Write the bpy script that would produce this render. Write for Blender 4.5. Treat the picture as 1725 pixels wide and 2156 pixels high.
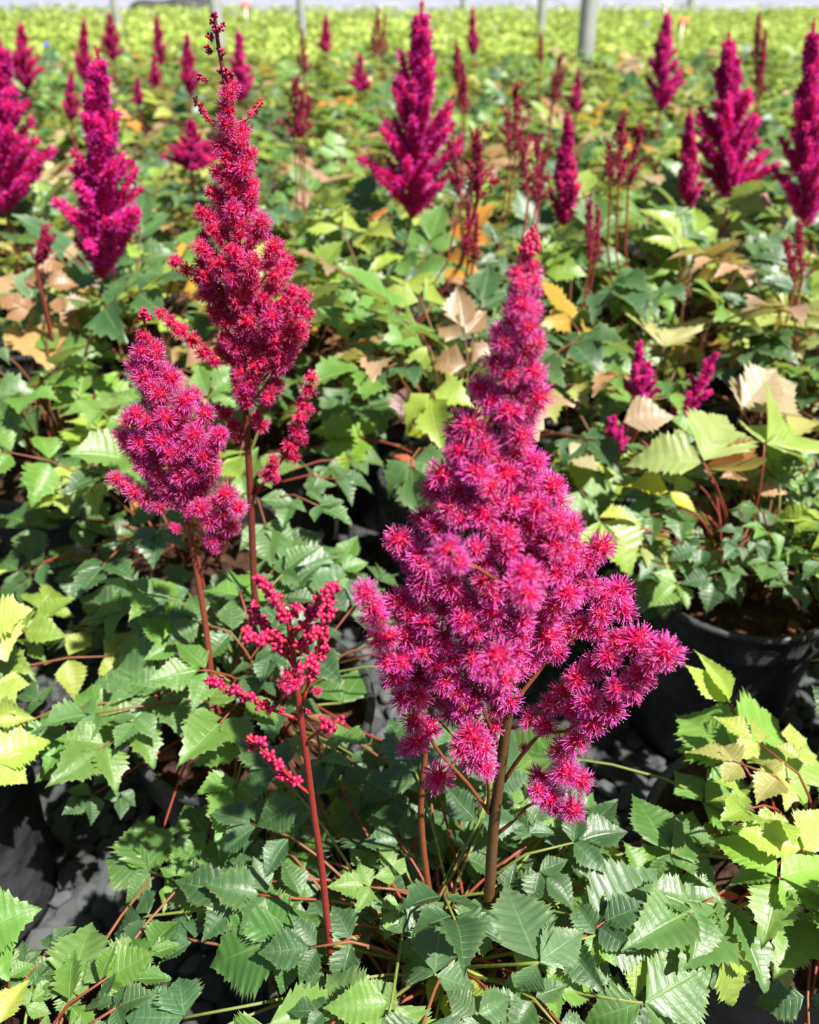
import bpy, math, random
import numpy as np
from mathutils import Vector, Matrix, Quaternion

for o in list(bpy.data.objects):
    bpy.data.objects.remove(o)
scene = bpy.context.scene
COL = scene.collection

# ------------------------------------------------------------------ camera
FPX, CX, CY = 1728.0, 862.5, 1078.0
CAM_H = 0.75
PITCH = math.radians(33.4)
cam_d = bpy.data.cameras.new('camera')
cam = bpy.data.objects.new('camera', cam_d)
COL.objects.link(cam)
cam.location = (0, 0, CAM_H)
cam.rotation_euler = (math.pi / 2 - PITCH, 0, 0)
cam_d.sensor_fit = 'VERTICAL'
cam_d.sensor_height = 36.0
cam_d.sensor_width = 28.8
cam_d.lens = 36.0 * FPX / 2156.0
cam_d.clip_start = 0.01
cam_d.clip_end = 500
cam_d.dof.use_dof = True
cam_d.dof.focus_distance = 0.425
cam_d.dof.aperture_fstop = 8.5
scene.camera = cam

# ------------------------------------------------------------------ light
SUN_DIR = Vector((0.40, -0.31, 0.86)).normalized()      # towards the sun
world = bpy.data.worlds.new('sky')
scene.world = world
world.use_nodes = True
wn = world.node_tree
wn.nodes.clear()
w_out = wn.nodes.new('ShaderNodeOutputWorld')
w_bg = wn.nodes.new('ShaderNodeBackground')
w_sky = wn.nodes.new('ShaderNodeTexSky')
w_sky.sky_type = 'NISHITA'
w_sky.sun_disc = False
w_sky.sun_elevation = math.asin(SUN_DIR.z)
w_sky.sun_rotation = math.atan2(SUN_DIR.x, SUN_DIR.y)
w_bg.inputs['Strength'].default_value = 0.068
wn.links.new(w_sky.outputs[0], w_bg.inputs[0])
wn.links.new(w_bg.outputs[0], w_out.inputs[0])
sun_d = bpy.data.lights.new('sun', 'SUN')
sun_d.energy = 9.8
sun_d.angle = math.radians(0.53)
sun_d.color = (1.0, 0.955, 0.88)
sun = bpy.data.objects.new('sun', sun_d)
COL.objects.link(sun)
sun.rotation_euler = SUN_DIR.to_track_quat('Z', 'Y').to_euler()
sun.location = (2, -1, 4)
scene.cycles.use_adaptive_sampling = True
scene.cycles.adaptive_threshold = 0.03
scene.cycles.max_bounces = 6
scene.cycles.diffuse_bounces = 3
scene.cycles.glossy_bounces = 2
scene.cycles.transmission_bounces = 4
scene.view_settings.view_transform = 'Standard'
scene.view_settings.look = 'None'
scene.view_settings.gamma = 1.0
scene.view_settings.use_curve_mapping = False
scene.view_settings.exposure = 0.28

# ------------------------------------------------------------------ helpers
_f = Vector((0, math.cos(PITCH), -math.sin(PITCH)))
_u = Vector((0, math.sin(PITCH), math.cos(PITCH)))
_r = Vector((1, 0, 0))
CAM = Vector((0, 0, CAM_H))


def ray(px, py):
    return _f * FPX + _r * (px - CX) - _u * (py - CY)


def Pz(px, py, z):
    """point of the photograph at height z above the ground"""
    d = ray(px, py)
    return CAM + d * ((z - CAM_H) / d.z)


def Py(px, py, y):
    """point of the photograph on the upright plane at distance y"""
    d = ray(px, py)
    return CAM + d * (y / d.y)


def proj(p):
    v = Vector(p) - CAM
    z = v.dot(_f)
    return CX + FPX * v.dot(_r) / z, CY - FPX * v.dot(_u) / z, z


def new_obj(name, data, parent=None, mat4=None):
    o = bpy.data.objects.new(name, data)
    COL.objects.link(o)
    if parent is not None:
        o.parent = parent
    if mat4 is not None:
        o.matrix_local = mat4
    return o


def tag(o, label, cat, group=None, kind=None):
    if label:
        o['label'] = label
    if cat:
        o['category'] = cat
    if group:
        o['group'] = group
    if kind:
        o['kind'] = kind
    return o


class MB:
    """collects vertices, faces, material index, uv and colour for one mesh"""

    def __init__(self):
        self.v, self.f, self.m, self.uv, self.c = [], [], [], [], []

    def add(self, verts, faces, mat=0, uv=None, col=None):
        b = len(self.v)
        self.v.extend([tuple(p) for p in verts])
        self.f.extend([tuple(i + b for i in f) for f in faces])
        self.m.extend([mat] * len(faces))
        self.uv.extend(uv if uv is not None else [(0.5, 0.0)] * len(verts))
        self.c.extend(col if col is not None else [(1, 1, 1)] * len(verts))

    def add_mb(self, other, M, mat=None):
        b = len(self.v)
        self.v.extend([tuple(M @ Vector(p)) for p in other.v])
        self.f.extend([tuple(i + b for i in f) for f in other.f])
        self.m.extend(other.m if mat is None else [mat] * len(other.f))
        self.uv.extend(other.uv)
        self.c.extend(other.c)

    def mesh(self, name, mats, smooth=True):
        me = bpy.data.meshes.new(name)
        me.from_pydata(self.v, [], self.f)
        for m in mats:
            me.materials.append(m)
        n = len(me.polygons)
        me.polygons.foreach_set('material_index', np.array(self.m, dtype=np.int32))
        if smooth:
            me.polygons.foreach_set('use_smooth', np.ones(n, dtype=bool))
        li = np.empty(len(me.loops), dtype=np.int32)
        me.loops.foreach_get('vertex_index', li)
        uvl = me.uv_layers.new(name='UVMap')
        uvl.data.foreach_set('uv', np.array(self.uv, dtype=np.float32)[li].ravel())
        ca = me.color_attributes.new('tint', 'FLOAT_COLOR', 'POINT')
        cc = np.ones((len(self.v), 4), dtype=np.float32)
        cc[:, :3] = np.array(self.c, dtype=np.float32)
        ca.data.foreach_set('color', cc.ravel())
        me.update()
        return me


def frame_of(t):
    t = t.normalized()
    a = Vector((0, 0, 1)) if abs(t.z) < 0.9 else Vector((1, 0, 0))
    x = t.cross(a).normalized()
    return x, t.cross(x).normalized()


def tube(mb, pts, radii, n=6, mat=0, cap=True, col=None):
    pts = [Vector(p) for p in pts]
    vs, fs = [], []
    k = len(pts)
    for i, p in enumerate(pts):
        t = (pts[min(i + 1, k - 1)] - pts[max(i - 1, 0)])
        x, y = frame_of(t)
        r = radii[i] if hasattr(radii, '__len__') else radii
        for j in range(n):
            a = 2 * math.pi * j / n
            vs.append(p + x * (r * math.cos(a)) + y * (r * math.sin(a)))
    for i in range(k - 1):
        for j in range(n):
            a, b = i * n + j, i * n + (j + 1) % n
            fs.append((a, b, b + n, a + n))
    if cap:
        fs.append(tuple(range(n - 1, -1, -1)))
        fs.append(tuple(range((k - 1) * n, k * n)))
    mb.add(vs, fs, mat, col=[col] * len(vs) if col else None)


def bez(a, b, c, n):
    return [a * (1 - t) ** 2 + b * (2 * t * (1 - t)) + c * t * t for t in [i / n for i in range(n + 1)]]


def smooth_poly(pts, n=4):
    """Catmull-Rom through pts"""
    out = []
    P = [pts[0] * 2 - pts[1]] + list(pts) + [pts[-1] * 2 - pts[-2]]
    for i in range(1, len(P) - 2):
        for k in range(n):
            t = k / n
            a, b, c, d = P[i - 1], P[i], P[i + 1], P[i + 2]
            out.append(0.5 * ((2 * b) + (c - a) * t + (2 * a - 5 * b + 4 * c - d) * t * t + (3 * b - a - 3 * c + d) * t ** 3))
    out.append(pts[-1])
    return out


def lathe(mb, prof, n=32, mat=0):
    vs, fs = [], []
    for (r, z) in prof:
        for j in range(n):
            a = 2 * math.pi * j / n
            vs.append((r * math.cos(a), r * math.sin(a), z))
    for i in range(len(prof) - 1):
        for j in range(n):
            a, b = i * n + j, i * n + (j + 1) % n
            fs.append((a, b, b + n, a + n))
    mb.add(vs, fs, mat)


ICO_V, ICO_F = [], []


def _ico():
    t = (1 + 5 ** 0.5) / 2
    v = [(-1, t, 0), (1, t, 0), (-1, -t, 0), (1, -t, 0), (0, -1, t), (0, 1, t), (0, -1, -t), (0, 1, -t), (t, 0, -1), (t, 0, 1), (-t, 0, -1), (-t, 0, 1)]
    f = [(0, 11, 5), (0, 5, 1), (0, 1, 7), (0, 7, 10), (0, 10, 11), (1, 5, 9), (5, 11, 4), (11, 10, 2), (10, 7, 6), (7, 1, 8), (3, 9, 4), (3, 4, 2), (3, 2, 6), (3, 6, 8), (3, 8, 9), (4, 9, 5), (2, 4, 11), (6, 2, 10), (8, 6, 7), (9, 8, 1)]
    ICO_V.extend([Vector(p).normalized() for p in v])
    ICO_F.extend(f)


_ico()


def sphere_pts(sub):
    vs, fs = [v.copy() for v in ICO_V], list(ICO_F)
    for _ in range(sub):
        mid, nf = {}, []

        def m(a, b):
            k = (min(a, b), max(a, b))
            if k not in mid:
                mid[k] = len(vs)
                vs.append((vs[a] + vs[b]).normalized())
            return mid[k]
        for a, b, c in fs:
            x, y, z = m(a, b), m(b, c), m(c, a)
            nf += [(a, x, z), (b, y, x), (c, z, y), (x, y, z)]
        fs = nf
    return vs, fs


SPH1 = sphere_pts(1)
SPH2 = sphere_pts(2)


# ------------------------------------------------------------------ materials
def mat_new(name):
    m = bpy.data.materials.new(name)
    m.use_nodes = True
    nt = m.node_tree
    nt.nodes.clear()
    out = nt.nodes.new('ShaderNodeOutputMaterial')
    return m, nt, out


def N(nt, t, **kw):
    n = nt.nodes.new(t)
    for k, v in kw.items():
        setattr(n, k, v)
    return n


def mathn(nt, op, a, b=None, clamp=False):
    n = nt.nodes.new('ShaderNodeMath')
    n.operation = op
    n.use_clamp = clamp
    for i, x in enumerate((a, b)):
        if x is None:
            continue
        if isinstance(x, (int, float)):
            n.inputs[i].default_value = x
        else:
            nt.links.new(x, n.inputs[i])
    return n.outputs[0]


def mix(nt, fac, a, b, blend='MIX'):
    n = nt.nodes.new('ShaderNodeMix')
    n.data_type = 'RGBA'
    n.blend_type = blend
    for s, x in ((0, fac), (6, a), (7, b)):
        if isinstance(x, (int, float)):
            n.inputs[s].default_value = x
        elif isinstance(x, tuple):
            n.inputs[s].default_value = (*x[:3], 1)
        else:
            nt.links.new(x, n.inputs[s])
    return n.outputs[2]


def noise(nt, scale, detail=3, coord='Object', rough=0.6):
    tc = N(nt, 'ShaderNodeTexCoord')
    n = N(nt, 'ShaderNodeTexNoise')
    n.inputs['Scale'].default_value = scale
    n.inputs['Detail'].default_value = detail
    n.inputs['Roughness'].default_value = rough
    nt.links.new(tc.outputs[coord], n.inputs['Vector'])
    return n


def principled(nt, out, color, rough=0.5, spec=0.5, bump=None, bump_str=0.3, bump_dist=0.001, transl=None, transl_fac=0.0, metallic=0.0):
    p = N(nt, 'ShaderNodeBsdfPrincipled')
    if isinstance(color, tuple):
        p.inputs['Base Color'].default_value = (*color[:3], 1)
    else:
        nt.links.new(color, p.inputs['Base Color'])
    if isinstance(rough, (int, float)):
        p.inputs['Roughness'].default_value = rough
    else:
        nt.links.new(rough, p.inputs['Roughness'])
    p.inputs['Specular IOR Level'].default_value = spec
    p.inputs['Metallic'].default_value = metallic
    if bump is not None:
        b = N(nt, 'ShaderNodeBump')
        b.inputs['Strength'].default_value = bump_str
        b.inputs['Distance'].default_value = bump_dist
        nt.links.new(bump, b.inputs['Height'])
        nt.links.new(b.outputs[0], p.inputs['Normal'])
    if transl is not None:
        t = N(nt, 'ShaderNodeBsdfTranslucent')
        if isinstance(transl, tuple):
            t.inputs[0].default_value = (*transl, 1)
        else:
            nt.links.new(transl, t.inputs[0])
        mx = N(nt, 'ShaderNodeMixShader')
        mx.inputs[0].default_value = transl_fac
        nt.links.new(p.outputs[0], mx.inputs[1])
        nt.links.new(t.outputs[0], mx.inputs[2])
        nt.links.new(mx.outputs[0], out.inputs[0])
    else:
        nt.links.new(p.outputs[0], out.inputs[0])
    return p


def leaf_material():
    m, nt, out = mat_new('leaf_blade')
    oi = N(nt, 'ShaderNodeObjectInfo')
    base = mix(nt, 1.0, oi.outputs['Color'], (1.05, 1.02, 0.80), 'MULTIPLY')
    uv = N(nt, 'ShaderNodeUVMap', uv_map='UVMap')
    sep = N(nt, 'ShaderNodeSeparateXYZ')
    nt.links.new(uv.outputs[0], sep.inputs[0])
    s = mathn(nt, 'ABSOLUTE', mathn(nt, 'MULTIPLY', mathn(nt, 'SUBTRACT', sep.outputs[0], 0.5), 2.0))
    mid = mathn(nt, 'SUBTRACT', 1.0, mathn(nt, 'DIVIDE', s, 0.055), True)
    fr = mathn(nt, 'FRACT', sep.outputs[1])
    dv = mathn(nt, 'ABSOLUTE', mathn(nt, 'SUBTRACT', fr, 0.78))
    side = mathn(nt, 'MULTIPLY', mathn(nt, 'SUBTRACT', 1.0, mathn(nt, 'DIVIDE', dv, 0.05), True), mathn(nt, 'SUBTRACT', 1.0, s))
    vein = mathn(nt, 'MAXIMUM', mid, mathn(nt, 'MULTIPLY', side, 0.7))
    vs = N(nt, 'ShaderNodeVectorMath', operation='MULTIPLY')
    vs.inputs[1].default_value = (6, 1, 1)
    nt.links.new(uv.outputs[0], vs.inputs[0])
    add = N(nt, 'ShaderNodeVectorMath', operation='ADD')
    nt.links.new(vs.outputs[0], add.inputs[0])
    rnd = N(nt, 'ShaderNodeCombineXYZ')
    nt.links.new(mathn(nt, 'MULTIPLY', oi.outputs['Random'], 90.0), rnd.inputs[2])
    nt.links.new(rnd.outputs[0], add.inputs[1])

    def uvnoise(scale, detail):
        n = N(nt, 'ShaderNodeTexNoise')
        n.inputs['Scale'].default_value = scale
        n.inputs['Detail'].default_value = detail
        nt.links.new(add.outputs[0], n.inputs['Vector'])
        return n
    nz = uvnoise(.7, 4)
    # natural colour mottling of the blade
    var = mix(nt, mathn(nt, 'MULTIPLY', mathn(nt, 'SUBTRACT', nz.outputs[0], 0.35, True), 1.6, True), base, (1.25, 1.18, 1.3), 'MULTIPLY')
    edge = mathn(nt, 'MULTIPLY', mathn(nt, 'POWER', s, 5.0), 0.22)
    var = mix(nt, edge, var, (0.34, 0.40, 0.16))
    top = mix(nt, mathn(nt, 'MULTIPLY', vein, 0.30), var, (0.34, 0.46, 0.16))
    geo = N(nt, 'ShaderNodeNewGeometry')
    under = mix(nt, 0.55, base, (0.36, 0.38, 0.24))
    under = mix(nt, mathn(nt, 'MULTIPLY', vein, 0.4), under, (0.40, 0.30, 0.22))
    col = mix(nt, geo.outputs['Backfacing'], top, under)
    tr = mix(nt, 1.0, col, (2.1, 2.2, 0.75), 'MULTIPLY')
    fine = uvnoise(2.6, 3)
    h = mathn(nt, 'SUBTRACT', mathn(nt, 'MULTIPLY', fine.outputs[0], 0.5), mathn(nt, 'MULTIPLY', vein, 0.6))
    rough = mathn(nt, 'ADD', mathn(nt, 'MULTIPLY', nz.outputs[0], 0.22), mathn(nt, 'ADD', mathn(nt, 'MULTIPLY', geo.outputs['Backfacing'], 0.25), 0.33))
    p = principled(nt, out, col, rough, 0.75, h, 0.45, 0.0012, tr, 0.25)
    return m


def attr_material(name, rough=0.5, spec=0.4, transl=0.0, mul=(1, 1, 1)):
    m, nt, out = mat_new(name)
    a = N(nt, 'ShaderNodeAttribute', attribute_name='tint')
    oi = N(nt, 'ShaderNodeObjectInfo')
    c = mix(nt, 1.0, a.outputs[0], oi.outputs['Color'], 'MULTIPLY')
    if transl:
        principled(nt, out, c, rough, spec, transl=c, transl_fac=transl)
    else:
        principled(nt, out, c, rough, spec)
    return m


def noisy_material(name, c1, c2, scale, rough=0.6, spec=0.4, bump=0.4, dist=0.002, metallic=0.0, lo=0.35, hi=0.65):
    m, nt, out = mat_new(name)
    nz = noise(nt, scale, 5)
    rp = N(nt, 'ShaderNodeValToRGB')
    rp.color_ramp.elements[0].position = lo
    rp.color_ramp.elements[1].position = hi
    rp.color_ramp.elements[0].color = (*c1, 1)
    rp.color_ramp.elements[1].color = (*c2, 1)
    nt.links.new(nz.outputs[0], rp.inputs[0])
    principled(nt, out, rp.outputs[0], rough, spec, nz.outputs[0], bump, dist, metallic=metallic)
    return m


def stalk_material():
    m, nt, out = mat_new('stalk')
    oi = N(nt, 'ShaderNodeObjectInfo')
    nz = noise(nt, 180, 4)
    c = mix(nt, mathn(nt, 'MULTIPLY', nz.outputs[0], 0.6), oi.outputs['Color'], mix(nt, 1.0, oi.outputs['Color'], (1.7, 1.3, 1.1), 'MULTIPLY'))
    principled(nt, out, c, 0.5, 0.35, nz.outputs[0], 0.6, 0.0006)
    return m


M_LEAF = leaf_material()
M_STALK = stalk_material()
M_PETAL = attr_material('petal', 0.5, 0.3, 0.38)
M_BUD = attr_material('bud', 0.45, 0.4)
M_FIELD = attr_material('field_leaf', 0.5, 0.4, 0.3)
M_POT = noisy_material('black_plastic', (0.016, 0.016, 0.018), (0.055, 0.055, 0.058), 45, 0.48, 0.45, 0.25, 0.001)
M_SOIL = noisy_material('potting_soil', (0.012, 0.007, 0.005), (0.07, 0.035, 0.02), 90, 0.9, 0.2, 1.0, 0.006)
M_BARK = noisy_material('bark', (0.09, 0.04, 0.022), (0.26, 0.12, 0.07), 60, 0.85, 0.2, 0.8, 0.003)
M_STONE = None


def stone_material():
    m, nt, out = mat_new('gravel_stone')
    oi = N(nt, 'ShaderNodeObjectInfo')
    nz = noise(nt, 60, 6)
    c = mix(nt, nz.outputs[0], (0.025, 0.028, 0.031), (0.13, 0.14, 0.145))
    k = mathn(nt, 'ADD', mathn(nt, 'MULTIPLY', oi.outputs['Random'], 0.9), 0.45)
    cmb = N(nt, 'ShaderNodeCombineColor')
    for i in range(3):
        nt.links.new(k, cmb.inputs[i])
    c = mix(nt, 1.0, c, cmb.outputs[0], 'MULTIPLY')
    principled(nt, out, c, 0.7, 0.35, nz.outputs[0], 0.5, 0.002)
    return m


M_STONE = stone_material()
M_GROUND = noisy_material('gravel_bed', (0.018, 0.019, 0.02), (0.075, 0.08, 0.082), 45, 0.9, 0.2, 1.0, 0.01)
M_COVER = noisy_material('pale_sheeting', (0.17, 0.18, 0.24), (0.36, 0.36, 0.44), 1.3, 0.55, 0.4, 0.3, 0.03)
M_POST = noisy_material('galvanised_steel', (0.34, 0.35, 0.34), (0.50, 0.50, 0.48), 9, 0.45, 0.5, 0.1, 0.001, metallic=0.35)
M_DARK = noisy_material('dark_edging', (0.02, 0.02, 0.022), (0.06, 0.06, 0.065), 8, 0.7)
M_WHITE = noisy_material('white_plastic', (0.7, 0.7, 0.7), (0.85, 0.85, 0.85), 10, 0.5)
M_ORANGE = noisy_material('orange_plastic', (0.75, 0.12, 0.04), (0.85, 0.2, 0.08), 10, 0.5)

# ------------------------------------------------------------------ setting
BED_END = 4.5


def grid_plane(name, x0, x1, y0, y1, z, nx, ny, mat, amp=0.0, seed=0):
    mb = MB()
    rg = random.Random(seed)
    vs = [(x0 + (x1 - x0) * i / nx, y0 + (y1 - y0) * j / ny, z + rg.uniform(-amp, amp)) for j in range(ny + 1) for i in range(nx + 1)]
    fs = [(j * (nx + 1) + i, j * (nx + 1) + i + 1, (j + 1) * (nx + 1) + i + 1, (j + 1) * (nx + 1) + i) for j in range(ny) for i in range(nx)]
    mb.add(vs, fs)
    return new_obj(name, mb.mesh(name, [mat]))


ground = grid_plane('ground', -60, 60, -20, 160, 0.0, 12, 18, M_GROUND)
tag(ground, 'dark grey gravel ground under the pots', 'ground', kind='structure')

cover = grid_plane('path', -40, 40, 13.3, 60, 0.05, 40, 24, M_COVER, 0.05, 4)
tag(cover, 'pale plastic sheeting on the ground beyond the green field', 'path', kind='structure')

# ------------------------------------------------------------------ leaf blades
def leaflet_mb(seed, n=8, near=True, W=0.36, lobe=0.0, fold=0.16, droop=0.22, quilt=0.009, sweep=0.55, curl=0.0):
    rg = random.Random(seed)
    saw = [(0.0, 0.80), (0.28, 0.94), (0.40, 0.87), (0.8, 1.03)] if near else [(0.0, 0.76), (0.78, 1.05)]
    cols = (0.0, 0.35, 0.7, 1.0) if near else (0.0, 0.6, 1.0)
    asym = rg.uniform(-0.08, 0.08)
    bend = rg.uniform(-0.10, 0.10)
    ph = [rg.uniform(0, 6.28) for _ in range(4)]
    rows = []
    for i in range(n):
        for f, a in saw:
            rows.append(((i + f) / n, f, a))
    rows.append((1.0, 0.0, 1.0))
    vs, uv, fs = [], [], []
    for (t, f, a) in rows:
        w = W * 1.12 * (max(0.0, math.sin(math.pi * t ** 0.60)) ** 0.92) * (1 - 0.34 * t)
        if lobe:
            lf = (t * 2.6 + 0.25) % 1.0
            w *= 1 - lobe + lobe * 1.7 * (lf if lf < 0.75 else (1 - lf) * 3)
        jag = 1 + rg.uniform(-0.06, 0.06)
        order = [-c for c in cols[:0:-1]] + list(cols)
        for sc in order:
            s = abs(sc)
            sg = -1 if sc < 0 else 1
            m = 1.0 if s < 0.99 else a * jag
            ww = w * (1 + sg * asym)
            x = sg * ww * s * m
            y = t * (1 - 0.06) + s * ww * sweep * (1 - t) * (0.9 + 0.1 * m) + (0.012 if (s > 0.99 and f > 0.7) else 0)
            z = fold * abs(x) - droop * y * y - quilt * math.cos(2 * math.pi * (f - 0.78)) * s * (1 if t < 0.97 else 0)
            z += 0.03 * math.sin(3.1 * y * 2 + ph[0] + sg) * s + 0.02 * math.sin(9 * y + ph[1] + 2 * sg) * s * s
            z += 0.010 * math.sin(27 * y + ph[2]) * math.sin(24 * x + ph[3]) * (0.4 + s)
            z += curl * s * s * abs(x) * 2
            x += bend * y * y
            vs.append((x, y, z))
            uv.append((0.5 + 0.5 * sc, t * n))
    k = len(cols) * 2 - 1
    for i in range(len(rows) - 1):
        for j in range(k - 1):
            a = i * k + j
            fs.append((a, a + 1, a + k + 1, a + k))
    mb = MB()
    mb.add(vs, fs, 0, uv)
    return mb


LFT_MB = [leaflet_mb(11 + i, n=[8, 7, 9, 8, 7, 8, 7, 9][i], near=True, W=[.36, .40, .33, .38, .42, .35, .40, .37][i],
                     lobe=[0, .16, 0, .2, .25, 0, .12, 0][i], fold=[.35, .5, .22, .6, .4, .16, .45, .55][i],
                     droop=[.15, .3, .1, .35, .2, .05, .25, .45][i]) for i in range(8)]
LFT = [m.mesh('leaflet', [M_LEAF]) for m in LFT_MB]
CURL_MB = [leaflet_mb(51 + i, n=8, near=True, W=.34, fold=.9, droop=[.5, -.3][i], quilt=.03, curl=0.6) for i in range(2)]
CURL = [m.mesh('leaflet', [M_LEAF]) for m in CURL_MB]
FAR_MB = [leaflet_mb(31 + i, n=6, near=False, W=[.40, .44, .38, .46][i], lobe=[0, .2, 0, .25][i], fold=[.3, .5, .2, .45][i],
                     droop=[.2, .35, .1, .3][i], quilt=.02) for i in range(4)]


def basis(pos, fwd, up, size, sx=1.0):
    y = fwd.normalized()
    x = y.cross(up)
    if x.length < 1e-6:
        x = Vector((1, 0, 0))
    x.normalize()
    z = x.cross(y).normalized()
    M = Matrix((( x.x * size * sx, y.x * size, z.x * size, pos.x),
                (x.y * size * sx, y.y * size, z.y * size, pos.y),
                (x.z * size * sx, y.z * size, z.z * size, pos.z),
                (0, 0, 0, 1)))
    return M


def rot_about(v, axis, ang):
    return Quaternion(axis, ang) @ v


def layout(kind, S, rg):
    """leaflets of one compound leaf: (base, dir, up, size) with the junction at the origin, forward +Y, up +Z; and the rachis length"""
    out = []
    up = Vector((0, 0, 1))

    def one(base, ang, size, drop=0.0):
        d = Vector((math.sin(ang), math.cos(ang), -drop + rg.uniform(-.12, .12))).normalized()
        u = Vector((rg.uniform(-.25, .25), rg.uniform(-.15, .15), 1)).normalized()
        out.append((base, d, u, size * rg.uniform(.88, 1.1)))
    J = lambda a: a + rg.uniform(-.14, .14)
    if kind == 3:
        one(Vector((0, .16 * S, 0)), J(0), S)
        for s in (-1, 1):
            one(Vector((s * .05 * S, .02 * S, 0)), J(s * 1.05), .82 * S, .05)
        rl = .16 * S
    elif kind == 5:
        one(Vector((0, .75 * S, 0)), J(0), .95 * S)
        for s in (-1, 1):
            one(Vector((s * .03 * S, .62 * S, 0)), J(s * .95), .72 * S, .05)
            one(Vector((s * .05 * S, 0, 0)), J(s * 1.2), .8 * S, .1)
        rl = .75 * S
    else:
        for g, (b, a) in enumerate(((Vector((0, .7 * S, 0)), 0), (Vector((-.28 * S, .12 * S, 0)), -1.0), (Vector((.28 * S, .12 * S, 0)), 1.0))):
            k = .72 if g == 0 else .6
            dv = Vector((math.sin(a), math.cos(a), 0))
            one(b + dv * .12 * S, J(a), k * S)
            for s in (-1, 1):
                one(b, J(a + s * 1.1), k * .8 * S, .05)
        rl = .7 * S
    return out, rl


def petiole_pts(crown, junction, fwd):
    d = (junction - crown).length
    mid = crown.lerp(junction, .5) + Vector((0, 0, d * .22)) - fwd * d * .12
    return bez(crown, mid, junction, 5)


C_DARK = [(.040, .100, .036), (.050, .120, .040), (.046, .110, .056), (.034, .085, .034)]
C_MID = [(.075, .175, .036), (.095, .20, .040), (.068, .150, .050), (.110, .21, .050)]
C_YEL = [(.20, .29, .05), (.25, .31, .07), (.17, .27, .045), (.27, .29, .10)]
C_BRO = [(.26, .15, .09), (.29, .19, .14), (.22, .11, .06), (.30, .21, .16)]
C_ORA = [(.38, .17, .03), (.36, .24, .03)]
C_PALE = [(.30, .38, .16), (.36, .42, .22), (.26, .36, .14)]
S_RED = (.16, .035, .022)
S_GRN = (.12, .16, .035)
S_BRN = (.15, .065, .03)


def pick(rg, wts):
    pal = rg.choices([C_DARK, C_MID, C_YEL, C_BRO, C_ORA], wts)[0]
    c = rg.choice(pal)
    k = rg.uniform(.85, 1.18)
    return (c[0] * k * rg.uniform(.93, 1.07), c[1] * k, c[2] * k * rg.uniform(.9, 1.1), 1)


def near_leaf(plant, crown, junction, items, rachis_end, color, stalk, rg, r=.00105, curl=False):
    """leaf = petiole and rachis mesh, with a child for each leaflet; all points in world space"""
    o = Vector(plant.location)
    fwd = (rachis_end - junction)
    fwd = fwd.normalized() if fwd.length > 1e-5 else Vector((0, 1, 0))
    pts = petiole_pts(crown, junction, fwd)
    mb = MB()
    rad = [r * 1.25, r * 1.15, r * 1.05, r, r * .9, r * .85]
    if (rachis_end - junction).length > 1e-4:
        pts = pts + [rachis_end]
        rad = rad + [r * .6]
    tube(mb, [p - o for p in pts], rad, 6)
    leaf = new_obj('leaf', mb.mesh('petiole', [M_STALK]), plant)
    leaf.color = (*stalk, 1)
    for (b, d, u, s, sx) in items:
        me = rg.choice(CURL if curl else LFT)
        lo = new_obj('leaflet', me, leaf, basis(b - o, d, u, s, sx))
        k = rg.uniform(.9, 1.12)
        lo.color = (color[0] * k, color[1] * k, color[2] * k, 1)
    return leaf


LEAN = Vector((.22, -.40, .86)).normalized()      # about midway between sun and camera; leaves tilt this way to show sheen


def leaf_frame(crown, az, k, rg, spread=.15, height=.15):
    out = Vector((math.cos(az), math.sin(az), 0))
    rho = .025 + spread * k ** .85 * rg.uniform(.8, 1.15)
    h = height * (1 - .62 * k ** 1.6) + rg.uniform(-.025, .025)
    el = math.radians(28 - 55 * k + rg.uniform(-20, 20))
    fwd = (out * math.cos(el) + Vector((0, 0, math.sin(el))))
    side = Vector((-out.y, out.x, 0))
    fwd = rot_about(fwd, Vector((0, 0, 1)), rg.uniform(-.4, .4))
    up = side.cross(fwd) if side.cross(fwd).z > 0 else fwd.cross(side)
    up = rot_about(up, fwd.normalized(), rg.uniform(-.45, .45))
    up = up + LEAN * .55
    return crown + out * rho + Vector((0, 0, max(h, -.03))), fwd.normalized(), up.normalized()


KEEP = [(1260, 1310, 1660, 1480), (1250, 1470, 1400, 1660), (70, 1740, 240, 1910), (440, 2080, 550, 2156), (735, 1340, 800, 1500), (0, 1660, 80, 1800)]


def random_near_leaf(plant, crown, az, k, S, kind, color, stalk, rg, spread=.15, height=.15):
    j, fwd, up = leaf_frame(crown, az, k, rg, spread, height)
    lay, rl = layout(kind, S, rg)
    M = basis(j, fwd, up, 1.0)
    R = M.to_3x3()
    items = [(M @ b, R @ d, R @ u, s, 1.0) for (b, d, u, s) in lay]
    for q in [M.translation] + [b + d * s * f for b, d, u, s, x in items for f in (.5, 1)]:
        if q.y > .05:
            a, b_, _ = proj(q)
            if any(x0 < a < x1 and y0 < b_ < y1 for x0, y0, x1, y1 in KEEP):
                return None
    if min(M.translation.y, min((b + d * s).y for b, d, u, s, x in items)) < .06:
        return None
    return near_leaf(plant, crown, j, items, M @ Vector((0, rl, 0)), color, stalk, rg)


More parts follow.
